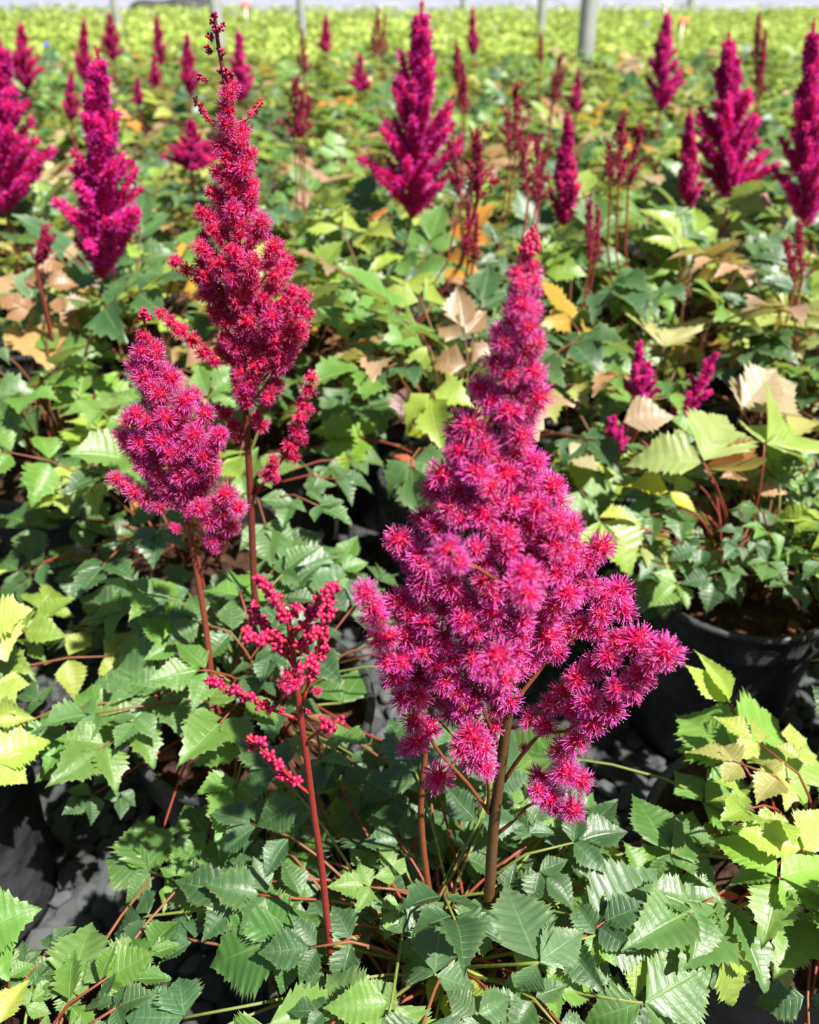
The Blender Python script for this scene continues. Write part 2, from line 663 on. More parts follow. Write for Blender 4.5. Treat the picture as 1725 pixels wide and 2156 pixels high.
# compound leaves for the plants further back, each variant one mesh
def far_leaf_mesh(seed):
    rg = random.Random(seed)
    k = (seed % 10) / 9.0
    crown = Vector((0, 0, 0))
    j, fwd, up = leaf_frame(crown, math.pi / 2, k, rg, .15, .155)
    S = rg.uniform(.046, .060)
    lay, rl = layout(rg.choice([3, 5, 3, 5, 9]), S, rg)
    M = basis(j, fwd, up, 1.0)
    R = M.to_3x3()
    mb = MB()
    tube(mb, petiole_pts(crown, j, fwd) + [M @ Vector((0, rl, 0))], [.0016, .0015, .0014, .0013, .0012, .0011, .0008], 4, 1, cap=False)
    for (b, d, u, s) in lay:
        mb.add_mb(rg.choice(FAR_MB), basis(M @ b, R @ d, R @ u, s * 1.08))
    return mb.mesh('compound_leaf', [M_LEAF, M_STALK_FAR])


def far_stalk():
    m, nt, out = mat_new('stalk_far')
    principled(nt, out, S_BRN, 0.5, 0.35)
    return m


M_STALK_FAR = far_stalk()
FAR_LEAF = [far_leaf_mesh(100 + i) for i in range(20)]


# ------------------------------------------------------------------ pots
POT_H, POT_R = .222, .104


def pot_meshes(n):
    body = MB()
    h, R = POT_H, POT_R
    prof = [(0.0, .004), (R * .74, .004), (R * .77, .0), (R * .78, .012), (R * .80, .05), (R * .845, .10), (R * .89, .15), (R * .915, .178), (R * .925, .19)]
    lathe(body, prof, n)
    inner = [(R * .93, h - .004), (R * .90, .17), (R * .88, .15)]
    lathe(body, inner, n)
    rim = MB()
    lathe(rim, [(R * .92, .176), (R * .965, .180), (R * .975, .190), (R * .965, .196), (R * .968, .212), (R, .214), (R * 1.015, h - .003), (R * 1.0, h + .001), (R * .95, h), (R * .93, h - .006)], n)
    soil = MB()
    rg = random.Random(5)
    rings, seg = 7, 20
    vs = [(0, 0, .205)]
    for i in range(1, rings + 1):
        for j in range(seg):
            a = 2 * math.pi * j / seg
            rr = R * .915 * i / rings
            vs.append((rr * math.cos(a), rr * math.sin(a), .203 - .018 * (i / rings) ** 2 + (rg.uniform(-.004, .004) if i < rings else 0)))
    fs = [(0, 1 + j, 1 + (j + 1) % seg) for j in range(seg)]
    for i in range(rings - 1):
        for j in range(seg):
            a, b = 1 + i * seg + j, 1 + i * seg + (j + 1) % seg
            fs.append((a, a + seg, b + seg, b))
    soil.add(vs, fs)
    return body.mesh('pot', [M_POT]), rim.mesh('pot_rim', [M_POT]), soil.mesh('soil', [M_SOIL])


POT_NEAR = pot_meshes(48)
POT_FAR = pot_meshes(16)


def chip_mesh(seed):
    rg = random.Random(seed)
    mb = MB()
    L, W, H = rg.uniform(.008, .018), rg.uniform(.004, .008), rg.uniform(.002, .004)
    vs = [Vector((sx * L * rg.uniform(.7, 1), sy * W * rg.uniform(.6, 1), sz * H)) for sx in (-1, 1) for sy in (-1, 1) for sz in (-1, 1)]
    mb.add(vs, [(0, 1, 3, 2), (4, 6, 7, 5), (0, 4, 5, 1), (2, 3, 7, 6), (0, 2, 6, 4), (1, 5, 7, 3)])
    return mb.mesh('bark_chip', [M_BARK], smooth=False)


CHIPS = [chip_mesh(70 + i) for i in range(5)]


def make_plant(x, y, label, group=None, near=False, rz=0.0, chips=0, rg=None):
    e = bpy.data.objects.new('potted_astilbe', None)
    COL.objects.link(e)
    e.location = (x, y, 0.0)
    e.empty_display_size = .05
    tag(e, label, 'plant', group)
    src = POT_NEAR if near else POT_FAR
    p = new_obj('pot', src[0], e)
    new_obj('pot_rim', src[1], p)
    s = new_obj('soil', src[2], e)
    for _ in range(chips):
        a, r = rg.uniform(0, 6.28), POT_R * .85 * math.sqrt(rg.random())
        M = Matrix.Translation((r * math.cos(a), r * math.sin(a), .207 - .018 * (r / POT_R) ** 2)) @ Matrix.Rotation(rg.uniform(0, 6.28), 4, 'Z') @ Matrix.Rotation(rg.uniform(-.4, .4), 4, 'X')
        new_obj('bark_chip', rg.choice(CHIPS), s, M)
    return e


SOIL_Z = .203


def far_foliage(plant, n, rg, wts, scale=1.0):
    for i in range(n):
        me = rg.choice(FAR_LEAF)
        s = scale * rg.uniform(.85, 1.2)
        c = Vector((rg.uniform(-.035, .035), rg.uniform(-.035, .035), SOIL_Z))
        az = 2 * math.pi * (i * .381966 + rg.uniform(-.1, .1))
        M = Matrix.Translation(c) @ Matrix.Rotation(az, 4, 'Z') @ Matrix.Rotation(rg.uniform(-.15, .15), 4, 'X') @ Matrix.Diagonal((s, s, s * (1.12 if plant.location.y < 1.6 else .95), 1))
        l = new_obj('leaf', me, plant, M)
        l.color = pick(rg, wts)


# ------------------------------------------------------------------ flowers
CRIM = (.72, .004, .08)
PINK = (.68, .055, .41)
DEEP = (.42, .006, .10)
ANTH = (.95, .66, .70)


def rand_dir(rg):
    z = rg.uniform(-1, 1)
    a = rg.uniform(0, 2 * math.pi)
    q = math.sqrt(1 - z * z)
    return Vector((q * math.cos(a), q * math.sin(a), z))


def fib_dirs(n, rg):
    out = []
    for i in range(n):
        z = 1 - 2 * (i + .5) / n
        a = i * 2.399963 + rg.uniform(-.3, .3)
        q = math.sqrt(1 - z * z)
        out.append(Vector((q * math.cos(a), q * math.sin(a), z)))
    return out


def lerp3(a, b, t):
    return tuple(a[i] + (b[i] - a[i]) * t for i in range(3))


def petal(mb, p0, d, L, w, rg, c0, c1, bendv):
    x, y = frame_of(d)
    a = rg.uniform(0, 6.28)
    side = x * math.cos(a) + y * math.sin(a)
    p1 = p0 + d * (L * .6) + bendv * (L * .12)
    p2 = p0 + d * L + bendv * (L * .38)
    vs = [p0 - side * w * .35, p0 + side * w * .35, p1 - side * w, p1 + side * w, p2 - side * w * .45, p2 + side * w * .45]
    cm = lerp3(c0, c1, .8)
    mb.add(vs, [(0, 1, 3, 2), (2, 3, 5, 4)], 0, None, [c0, c0, cm, cm, c1, c1])


def tetra(mb, p, r, rg, col, mat=0):
    a = rand_dir(rg)
    x, y = frame_of(a)
    vs = [p + a * r, p - a * r * .4 + x * r, p - a * r * .4 - x * r * .5 + y * r * .86, p - a * r * .4 - x * r * .5 - y * r * .86]
    mb.add(vs, [(0, 1, 2), (0, 2, 3), (0, 3, 1), (1, 3, 2)], mat, None, [col] * 4)


def ball(mb, c, r, col, sph=SPH1, mat=0, tip=None, ax=None, st=1.0):
    vs, cs = [], []
    for v in sph[0]:
        q = v.copy()
        if ax is not None:
            h = q.dot(ax)
            q = q + ax * (h * (st - 1)) + ax * (max(0, h) ** 4 * .22)
            cs.append(lerp3(col, tip or col, max(0, h) ** 2))
        else:
            cs.append(col)
        vs.append(c + q * r)
    mb.add(vs, sph[1], mat, None, cs)


def open_cluster(seed, nf=22, plen=1.0, stam=5, red=0.0):
    rg = random.Random(seed)
    mb = MB()
    ball(mb, Vector((0, 0, 0)), .38, lerp3(CRIM, DEEP, .2))
    for d in fib_dirs(nf, rg):
        L0 = rg.uniform(.85, 1.08)
        c0 = d * .36
        ball(mb, c0, .12, CRIM, (ICO_V, ICO_F))
        x, y = frame_of(d)
        for k in range(7):
            a = 2 * math.pi * k / 7 + rg.uniform(-.4, .4)
            sp = rg.uniform(.15, .62)
            o = x * math.cos(a) + y * math.sin(a)
            dd = (d + o * sp).normalized()
            tipc = lerp3(lerp3(PINK, (.84, .17, .54), rg.random() ** 1.5 * .8), CRIM, red)
            petal(mb, c0 + o * .05, dd, (L0 - .34) * plen * rg.uniform(.7, 1.05), rg.uniform(.028, .046), rg, lerp3(CRIM, DEEP, rg.random() * .3), tipc, o * .5 + rand_dir(rg) * .3)
        for k in range(stam):
            dd = (d + rand_dir(rg) * .42).normalized()
            L = (L0 - .30) * plen * rg.uniform(.55, .9)
            x2, y2 = frame_of(dd)
            w = .008
            e = c0 + dd * L
            mb.add([c0 - x2 * w, c0 + x2 * w, e], [(0, 1, 2)], 0, None, [CRIM, CRIM, (.75, .08, .25)])
            tetra(mb, e, .034, rg, ANTH)
    return mb.mesh('flower_cluster', [M_PETAL])


def bud_cluster(seed, n=6, opening=0.0):
    rg = random.Random(seed)
    mb = MB()
    col = (.40, .010, .05)
    for d in fib_dirs(n, rg):
        r = rg.uniform(.30, .42)
        c = lerp3(col, (.52, .012, .09), rg.random())
        ball(mb, d * .58, r, c, SPH1, 1, (.58, .03, .12), d, 1.15)
        tube(mb, [Vector((0, 0, 0)), d * .35], [.07, .1], 4, 1, False, (.30, .02, .03))
        if rg.random() < opening:
            for k in range(5):
                dd = (d + rand_dir(rg) * .5).normalized()
                petal(mb, d * .7, dd, rg.uniform(.3, .6), .05, rg, CRIM, PINK, rand_dir(rg) * .3)
    return mb.mesh('bud_cluster', [M_PETAL, M_BUD])


OPEN = [open_cluster(200 + i) for i in range(6)]
HALF = [open_cluster(220 + i, 14, .8, 6, .55) for i in range(3)]
TIGHT = [open_cluster(230 + i, 15, .75, 6, .35) for i in range(4)]
BUDS = [bud_cluster(240 + i, [6, 5, 7, 8][i], 0) for i in range(4)]
BUDO = [bud_cluster(250 + i, 7, .6) for i in range(2)]


def finger_mesh(seed, style):
    """one furry branch of a plume, unit length along +Z"""
    rg = random.Random(seed)
    mb = MB()
    if style == 'full':
        tube(mb, [Vector((0, 0, 0)), Vector((0, 0, .5)), Vector((0, 0, 1))], [.045, .06, .03], 5, 0, True, CRIM)
        for i in range(340):
            z = rg.uniform(.08, 1) ** .9
            a = rg.uniform(0, 6.28)
            lump = .75 + .3 * math.sin(z * 19 + math.sin(a) * 2)
            o = Vector((math.cos(a), math.sin(a), 0))
            d = (o + Vector((0, 0, rg.uniform(-.3, .9 if z < .9 else 2)))).normalized()
            L = (.155 - .06 * z) * lump * rg.uniform(.7, 1.1)
            p0 = Vector((0, 0, z)) + o * .035
            c1 = lerp3(PINK, CRIM, rg.random() * .55)
            petal(mb, p0, d, L, .014, rg, CRIM, c1, rand_dir(rg) * .3)
    elif style == 'bud':
        tube(mb, [Vector((0, 0, 0)), Vector((0, 0, .5)), Vector((0, 0, 1))], [.02, .02, .012], 4, 0, True, (.25, .03, .03))
        for i in range(44):
            z = rg.uniform(.12, 1)
            a = rg.uniform(0, 6.28)
            o = Vector((math.cos(a), math.sin(a), rg.uniform(0, .6)))
            c = lerp3((.30, .012, .045), (.52, .015, .11), rg.random())
            ball(mb, Vector((0, 0, z)) + o * rg.uniform(.04, .15), rg.uniform(.028, .048), c, (ICO_V, ICO_F))
    return mb.mesh('flower_branch', [M_PETAL])


FING = [finger_mesh(300 + i, 'full') for i in range(5)]
FINGB = [finger_mesh(320 + i, 'bud') for i in range(4)]


class Spike:
    """a flower stalk of a plant, drawn from the photograph on an upright plane at distance y"""

    def __init__(self, plant, axis_px, y, r0, r1, crown, rg, stem=(.20, .045, .035), tint=(1, 1, 1)):
        self.plant, self.y, self.rg, self.tint = plant, y, rg, tint
        self.o = Vector(plant.location)
        self.apx = axis_px
        pts = [Py(px, py, y) for px, py in axis_px]
        pts = smooth_poly(pts, 4)
        self.axis = pts
        low = pts[0]
        full = bez(crown, Vector((low.x * .6 + crown.x * .4, low.y * .6 + crown.y * .4, (crown.z + low.z) * .5)), low, 4)[:-1] + pts
        mb = MB()
        n = len(full)
        tube(mb, [p - self.o for p in full], [r0 + (r1 - r0) * (i / (n - 1)) for i in range(n)], 8)
        self.obj = new_obj('flower_spike', mb.mesh('stem', [M_STALK]), plant)
        self.obj.color = (*stem, 1)
        self.stem = stem
        self.wpos = []

    def axis_x(self, py):
        a = self.apx
        for (x0, y0), (x1, y1) in zip(a, a[1:]):
            if (y0 - py) * (y1 - py) <= 0 and y0 != y1:
                return x0 + (x1 - x0) * (py - y0) / (y1 - y0)
        return a[0][0] if py > a[0][1] else a[-1][0]

    def pt(self, px, py, dy=0.0):
        return Py(px, py, self.y + dy)

    def cluster(self, pos, rpx, meshes, name='flower_cluster', squash=1.0):
        rg = self.rg
        _, _, zd = proj(pos)
        r = rpx * zd / FPX
        M = Matrix.Translation(pos - self.o) @ Quaternion(rand_dir(rg), rg.uniform(0, 6.28)).to_matrix().to_4x4() @ Matrix.Diagonal((r, r, r * squash, 1))
        c = new_obj(name, rg.choice(meshes), self.obj, M)
        k = rg.uniform(.86, 1.08)
        c.color = (self.tint[0] * k, self.tint[1] * k * rg.uniform(.8, 1.1), self.tint[2] * k * rg.uniform(.85, 1.1), 1)
        return c

    def branch(self, pts, r0=.0011, r1=.0006, name='side_branch'):
        mb = MB()
        n = len(pts)
        tube(mb, [p - self.o for p in pts], [r0 + (r1 - r0) * i / max(1, n - 1) for i in range(n)], 5)
        b = new_obj(name, mb.mesh('side_branch', [M_STALK]), self.obj)
        b.color = (self.stem[0] * 1.5 + .03, self.stem[1] * 1.1, self.stem[2] * 1.1, 1)
        return b

    def poly_branch(self, px, dy_end, clusters, rpx, meshes=None, r0=.0012, name='flower_cluster', jit=5):
        """side branch along a pixel polyline that leaves the plane by dy_end; clusters: (px, py[, r])"""
        n = len(px)
        tot = [0]
        for (a, b), (c, d) in zip(px, px[1:]):
            tot.append(tot[-1] + math.hypot(c - a, d - b))
        pts = [self.pt(p[0], p[1], dy_end * t / tot[-1]) for p, t in zip(px, tot)]
        self.branch(smooth_poly(pts, 3) if n > 2 else pts, r0)
        for c in clusters:
            best = min(range(n), key=lambda i: (px[i][0] - c[0]) ** 2 + (px[i][1] - c[1]) ** 2)
            dy = dy_end * tot[best] / tot[-1] + self.rg.uniform(-.004, .004)
            r = c[2] if len(c) > 2 else rpx
            self.cluster(self.pt(c[0] + self.rg.uniform(-jit, jit) * .5, c[1] + self.rg.uniform(-jit, jit) * .5, dy), r * self.rg.uniform(.92, 1.08), meshes or OPEN, name)

    def chain(self, px, dy_end, rpx, step, meshes, name, f0=0.3, r0=.0009, wob=4):
        """clusters packed along the outer part of a branch"""
        cl, tot = [], 0
        segs = [(a, b, math.hypot(b[0] - a[0], b[1] - a[1])) for a, b in zip(px, px[1:])]
        L = sum(s[2] for s in segs)
        t = L * f0
        while t <= L + .1:
            q = t
            for a, b, l in segs:
                if q <= l + 1e-6:
                    k = q / l
                    cl.append((a[0] + (b[0] - a[0]) * k + self.rg.uniform(-wob, wob), a[1] + (b[1] - a[1]) * k + self.rg.uniform(-wob, wob)))
                    break
                q -= l
            t += step
        self.poly_branch(px, dy_end, cl, rpx, meshes, r0, name)

    def fill(self, sil, rpx, mind, front=True, back=True, holes=(), depth=.7, meshes=None, tries=4000, maxn=150, chain=(2, 3, 3, 4)):
        """clusters on the front and the back of the round plume whose outline is sil = [(y, xl, xr)]"""
        rg = self.rg
        ys = [s[0] for s in sil]
        for layer in ([-1] if front else []) + ([1] if back else []):
            got = []
            for _ in range(tries):
                if len(got) >= maxn:
                    break
                py = rg.uniform(ys[0], ys[-1])
                i = max(k for k in range(len(sil)) if sil[k][0] <= py) if py > ys[0] else 0
                i = min(i, len(sil) - 2)
                t = (py - sil[i][0]) / (sil[i + 1][0] - sil[i][0])
                xl = sil[i][1] + (sil[i + 1][1] - sil[i][1]) * t + rpx * .6
                xr = sil[i][2] + (sil[i + 1][2] - sil[i][2]) * t - rpx * .6
                if xr < xl:
                    xl = xr = (xl + xr) / 2
                px = rg.uniform(xl, xr)
                if any(((px - h[0]) / h[2]) ** 2 + ((py - h[1]) / h[3]) ** 2 < 1 for h in holes):
                    continue
                md = mind if layer < 0 else mind * 1.25
                if any((px - a) ** 2 + (py - b) ** 2 < md * md for a, b in got):
                    continue
                got.append((px, py))
                hw = max(4, (xr - xl) / 2)
                u = (px - (xl + xr) / 2) / hw
                dz = math.sqrt(max(0, 1 - u * u)) * hw * depth * rg.uniform(.6, 1.0) * layer
                dist = abs(px - self.axis_x(py)) + abs(dz)
                ay = min(py + dist * .75 + 22, self.apx[0][1])
                ax = self.axis_x(ay)
                _, _, zd = proj(self.pt(px, py))
                dy = dz * zd / FPX
                Lp = math.hypot(px - ax, py - ay)
                m = min(rg.choice(chain), 1 + int(Lp / (rpx * .9)))
                for k in range(m):
                    f = k * rpx * .82 / max(Lp, 1)
                    if f > .85 and k:
                        break
                    pos = self.pt(px + (ax - px) * f + rg.uniform(-5, 5), py + (ay - py) * f + rg.uniform(-5, 5), dy * (1 - f * .8) + (rg.uniform(-.004, .004) if k else 0))
                    self.cluster(pos, rpx * rg.uniform(.84, 1.1) * (1 - .04 * k), (meshes or OPEN))
                pos = self.pt(px, py, dy)
                a = self.pt(ax, ay)
                if (pos - a).length > .006:
                    self.branch([a, a.lerp(pos, .5) + Vector((0, 0, -.003)), pos], .0007, .0004)


# ------------------------------------------------------------------ the plants in front
R0 = random.Random(7)
taken = []


def hero_leaf(plant, crown, jpx, z, tips, color, stalk=S_GRN, sx=1.0, tilt=.55, curl=False, rgs=None):
    """a leaf whose junction and leaflet tips are read from the photograph; tips: (px, py, z)"""
    rg = rgs or R0
    j = Pz(jpx[0], jpx[1], z)
    items = []
    for t in tips:
        e = Pz(t[0], t[1], t[2] if len(t) > 2 else z)
        d = e - j
        up = (Vector((0, 0, 1)) * .45 + LEAN * tilt * 2 + Vector((rg.uniform(-.4, .4), rg.uniform(-.35, .35), 0))).normalized()
        items.append((j + d * .03, d, up, d.length, sx * (t[3] if len(t) > 3 else 1.0)))
    return near_leaf(plant, crown, j, items, j, color, stalk, rg, curl=curl)


def fill_leaves(plant, n, rg, wts, S=(.040, .056), spread=.15, height=.13, kinds=(3, 3, 5, 5, 9), az0=0, az1=6.283, kmin=0.0):
    o = Vector(plant.location)
    for i in range(n):
        k = kmin + (1 - kmin) * (i + .5) / n
        az = az0 + (az1 - az0) * ((i * .381966 + rg.uniform(-.06, .06)) % 1.0)
        crown = o + Vector((rg.uniform(-.03, .03), rg.uniform(-.03, .03), SOIL_Z))
        random_near_leaf(plant, crown, az, k, rg.uniform(*S), rg.choice(kinds), pick(rg, wts), rg.choice([S_GRN, S_RED, S_BRN]), rg, spread, height)


def crown_of(p, dx=0.0, dy=0.0):
    return Vector(p.location) + Vector((dx, dy, SOIL_Z))


# --- front plant: the large open plume and the bud spike ---------------------
pa = make_plant(.015, .285, 'front astilbe with the largest open magenta plume and a spike of round buds', near=True, chips=26, rg=R0)
taken.append((.015, .285))
ra = random.Random(21)
YA = .287
A = Spike(pa, [(1030, 1890), (1040, 1740), (1052, 1640), (1068, 1520), (1085, 1400), (1092, 1280), (1092, 1120), (1097, 950), (1104, 800), (1110, 640), (1118, 490)], YA, .0036, .0011, crown_of(pa, .03, 0), ra, (.085, .045, .018))
A.poly_branch([(912, 1930), (893, 1800), (887, 1690), (899, 1560), (917, 1440), (948, 1310), (982, 1130), (1013, 930), (1035, 820), (1052, 700)], .03, [(1052, 700, 30)], 36, r0=.0022)
# right-hand branches
A.poly_branch([(1044, 1758), (1090, 1722), (1122, 1692), (1205, 1698)], -.012, [(1130, 1664, 30), (1157, 1678, 38), (1207, 1702, 36), (1170, 1700, 24)], 36)
A.poly_branch([(1062, 1645), (1095, 1595), (1140, 1545), (1190, 1540), (1260, 1500), (1330, 1440), (1405, 1370)], -.028,
              [(1104, 1575, 14), (1140, 1640, 33), (1190, 1622, 38), (1222, 1640, 32), (1185, 1580, 34), (1215, 1555, 38), (1250, 1520, 38), (1240, 1480, 36), (1285, 1492, 40), (1300, 1450, 36), (1330, 1448, 38), (1350, 1420, 38), (1372, 1390, 36), (1402, 1372, 44)], 38)
A.poly_branch([(1078, 1533), (1130, 1508), (1190, 1465), (1250, 1415), (1310, 1365), (1350, 1340)], -.01,
              [(1115, 1512, 30), (1150, 1530, 30), (1160, 1485, 34), (1190, 1455, 38), (1215, 1430, 38), (1250, 1405, 40), (1280, 1385, 36), (1300, 1350, 38), (1345, 1345, 44), (1205, 1490, 30)], 37)
A.poly_branch([(1083, 1478), (1130, 1420), (1165, 1375), (1240, 1320), (1310, 1265)], .012, [(1124, 1392, 17), (1170, 1368, 36), (1190, 1330, 36), (1225, 1320, 36), (1260, 1330, 34), (1265, 1290, 38), (1310, 1280, 40), (1300, 1245, 36), (1270, 1250, 34)], 37, r0=.0014)
A.poly_branch([(1090, 1390), (1140, 1345), (1180, 1290), (1230, 1200), (1262, 1150)], .008, [(1195, 1260, 34), (1215, 1215, 38), (1240, 1180, 38), (1265, 1150, 40), (1210, 1165, 36), (1240, 1235, 34)], 37)
A.poly_branch([(1092, 1280), (1140, 1200), (1200, 1110)], -.015, [(1150, 1190, 38), (1170, 1150, 38), (1200, 1108, 40), (1170, 1105, 34)], 38)
# left-hand branches
A.poly_branch([(1030, 1712), (985, 1650), (930, 1590), (893, 1530), (850, 1440), (810, 1350), (778, 1260)], -.02,
              [(880, 1560, 36), (872, 1520, 36), (905, 1530, 34), (850, 1470, 38), (880, 1470, 34), (835, 1425, 38), (845, 1390, 36), (815, 1390, 34), (800, 1345, 36), (820, 1340, 30), (790, 1300, 36), (770, 1250, 38), (783, 1275, 34), (862, 1575, 30)], 36)
A.poly_branch([(975, 1640), (950, 1632), (928, 1636)], -.012, [(924, 1636, 38)], 38, r0=.0008)
A.poly_branch([(1028, 1705), (1028, 1650), (1008, 1590)], -.03, [(992, 1548, 46), (975, 1575, 36), (1000, 1592, 42), (1022, 1615, 32), (1015, 1570, 36)], 40)
A.poly_branch([(1052, 1575), (1020, 1500), (1000, 1470)], -.006, [(998, 1472, 34), (1040, 1530, 30), (1045, 1490, 30)], 34)
A.poly_branch([(1062, 1505), (1000, 1450), (945, 1442)], .01, [(960, 1440, 34), (1005, 1440, 30), (950, 1500, 32)], 34)
A.poly_branch([(1080, 1450), (1062, 1400)], -.045, [(1046, 1385, 48), (1060, 1422, 42), (1030, 1410, 36)], 44)
A.poly_branch([(1090, 1300), (1100, 1200)], -.05, [(1105, 1205, 44), (1110, 1250, 42), (1100, 1285, 36), (1110, 1310, 32)], 42)
A.poly_branch([(1090, 1250), (950, 1160)], -.05, [(940, 1160, 46), (965, 1180, 38), (925, 1185, 34)], 42)
A.poly_branch([(985, 1130), (880, 1180), (840, 1130)], .0, [(838, 1135, 40), (850, 1160, 34), (870, 1190, 34)], 38)
A.fill([(560, 1060, 1142), (620, 1052, 1142), (660, 1045, 1140), (720, 1020, 1145), (780, 1000, 1150), (840, 975, 1152), (890, 945, 1165), (940, 930, 1162), (1000, 880, 1188), (1060, 878, 1196), (1120, 840, 1230), (1200, 835, 1265), (1260, 815, 1235), (1330, 800, 1190), (1400, 820, 1100), (1460, 840, 990)],
       39, 54, holes=[(1010, 910, 20, 28), (1120, 1450, 80, 75), (1050, 1470, 60, 50)], depth=.62, maxn=120)
for px, py, r in [(1095, 640, 34), (1118, 652, 32), (1078, 672, 34), (1112, 690, 34), (1062, 722, 34), (1098, 732, 36), (1128, 722, 32), (1042, 762, 36), (1082, 772, 36), (1124, 782, 34), (1105, 545, 27), (1122, 560, 24), (1090, 575, 28), (1120, 590, 26), (1100, 600, 30), (1085, 610, 26)]:
    A.cluster(A.pt(px, py, ra.uniform(-.012, .004)), r, TIGHT if py < 620 else OPEN)
for px, py, r in [(1120, 488, 13), (1108, 500, 12), (1127, 502, 13), (1115, 512, 14), (1130, 520, 13), (1104, 522, 15), (1118, 530, 15)]:
    A.cluster(A.pt(px, py, ra.uniform(-.004, .004)), r, BUDS, 'bud_cluster')

YD = .262
D = Spike(pa, [(697, 2020), (678, 1830), (662, 1720), (645, 1590), (632, 1500), (622, 1420), (612, 1340), (606, 1295)], YD, .0021, .0011, crown_of(pa, -.055, -.015), ra, (.21, .026, .024), (1, 1, 1))
bud = dict(meshes=BUDS, name='bud_cluster')
D.chain([(657, 1675), (625, 1650), (590, 1615), (520, 1550)], -.012, 15, 13, BUDS, 'bud_cluster', .2, wob=8)
D.chain([(630, 1515), (590, 1500), (555, 1487), (500, 1455), (428, 1432)], .0, 14.5, 12.5, BUDS, 'bud_cluster', .32, wob=7)
D.chain([(650, 1556), (682, 1532), (712, 1517)], -.006, 15, 9, BUDS, 'bud_cluster', .6, wob=9)
D.chain([(638, 1480), (655, 1420), (675, 1350), (692, 1280), (703, 1225)], .004, 15, 9, BUDS + BUDO[:1], 'bud_cluster', .22, wob=10)
D.chain([(613, 1345), (640, 1312), (668, 1280), (690, 1235)], -.01, 15, 9, BUDS, 'bud_cluster', .2, wob=9)
D.chain([(607, 1310), (585, 1275), (562, 1250), (548, 1218)], -.006, 15, 9, BUDS, 'bud_cluster', .15, wob=8)
D.chain([(618, 1400), (590, 1360), (560, 1325), (525, 1280)], .008, 15, 8, BUDS, 'bud_cluster', .25, wob=10)
D.chain([(612, 1350), (570, 1345), (535, 1340), (508, 1325)], -.012, 15, 7, BUDS + BUDO, 'bud_cluster', .2, wob=11)
D.chain([(616, 1370), (640, 1350), (665, 1325)], -.015, 15, 7, BUDS, 'bud_cluster', .1, wob=12)
D.chain([(607, 1310), (615, 1285), (625, 1272)], 0, 12, 7, BUDS, 'bud_cluster', .2, wob=8)
for px, py, r, ms in [(606, 1418, 20, HALF), (622, 1432, 24, HALF), (600, 1440, 22, HALF), (630, 1405, 16, BUDO), (668, 1455, 15, HALF), (648, 1498, 8, BUDS), (595, 1495, 8, BUDS), (610, 1445, 20, BUDO)]:
    D.cluster(D.pt(px, py, -.008), r, ms, 'bud_cluster')

# leaves of the front plant, largest ones as they lie in the photograph
ca = crown_of(pa)
BL = (.058, .125, .062)
GR = (.062, .140, .042)
DK = (.030, .080, .028)
hero_leaf(pa, ca, (1255, 1970), .285, [(1200, 1885, .29), (1390, 1812, .285, 1.25), (1392, 1992, .275, 1.25)], BL)
hero_leaf(pa, ca, (1134, 2027), .30, [(1055, 1845, .29, 1.1), (1235, 1955, .295), (1090, 2110, .28)], (.085, .165, .085))
hero_leaf(pa, ca, (917, 2052), .285, [(930, 1905, .285, 1.25), (1010, 2090, .27), (830, 2020, .27)], BL)
hero_leaf(pa, ca, (1354, 2112), .27, [(1512, 2025, .27, 1.25), (1222, 2150, .26, 1.1), (1440, 2190, .25, 1.2)], (.068, .15, .05))
hero_leaf(pa, ca, (1148, 1757), .27, [(1335, 1742, .25, 1.0), (1050, 1690, .27, 1.2), (1210, 1820, .24, 1.2)], (.062, .15, .06))
hero_leaf(pa, ca, (845, 1790), .26, [(722, 1672, .25, 1.15), (965, 1752, .26, 1.25), (870, 1920, .24, 1.1), (722, 1800, .24, 1.1), (880, 1660, .26, 1.1)], DK)
hero_leaf(pa, ca, (622, 1968), .275, [(405, 2030, .26, 1.2), (495, 1885, .27, 1.1), (665, 1895, .27, 1.2), (590, 2100, .25, 1.0)], (.055, .15, .042))
hero_leaf(pa, ca, (772, 2140), .29, [(675, 2040, .29, 1.2), (840, 2060, .28, 1.1)], (.10, .19, .07))
hero_leaf(pa, ca, (430, 1886), .25, [(426, 1785, .25, 1.2), (350, 1850, .24, 1.2), (470, 1960, .24, 1.2)], (.09, .16, .09))
hero_leaf(pa, ca, (318, 1836), .245, [(212, 1808, .24, 1.3), (285, 1712, .245, 1.2), (262, 1905, .235, 1.2)], GR)
hero_leaf(pa, ca, (640, 1810), .25, [(560, 1740, .25, 1.2), (690, 1720, .25, 1.2), (620, 1900, .24, 1.1)], (.05, .11, .06))
hero_leaf(pa, ca, (1000, 1840), .25, [(1040, 1760, .25, 1.1), (940, 1840, .24, 1.1)], BL)
hero_leaf(pa, ca, (750, 1930), .25, [(690, 1850, .25, 1.2), (820, 1900, .25, 1.2), (770, 2010, .24, 1.2)], BL)
hero_leaf(pa, ca, (560, 2160), .285, [(760, 2120, .285, .9), (470, 2200, .27, 1.1)], (.11, .22, .06))
hero_leaf(pa, ca, (390, 2142), .25, [(250, 2145, .24, 1.3), (370, 2040, .25, 1.4)], (.05, .13, .07))
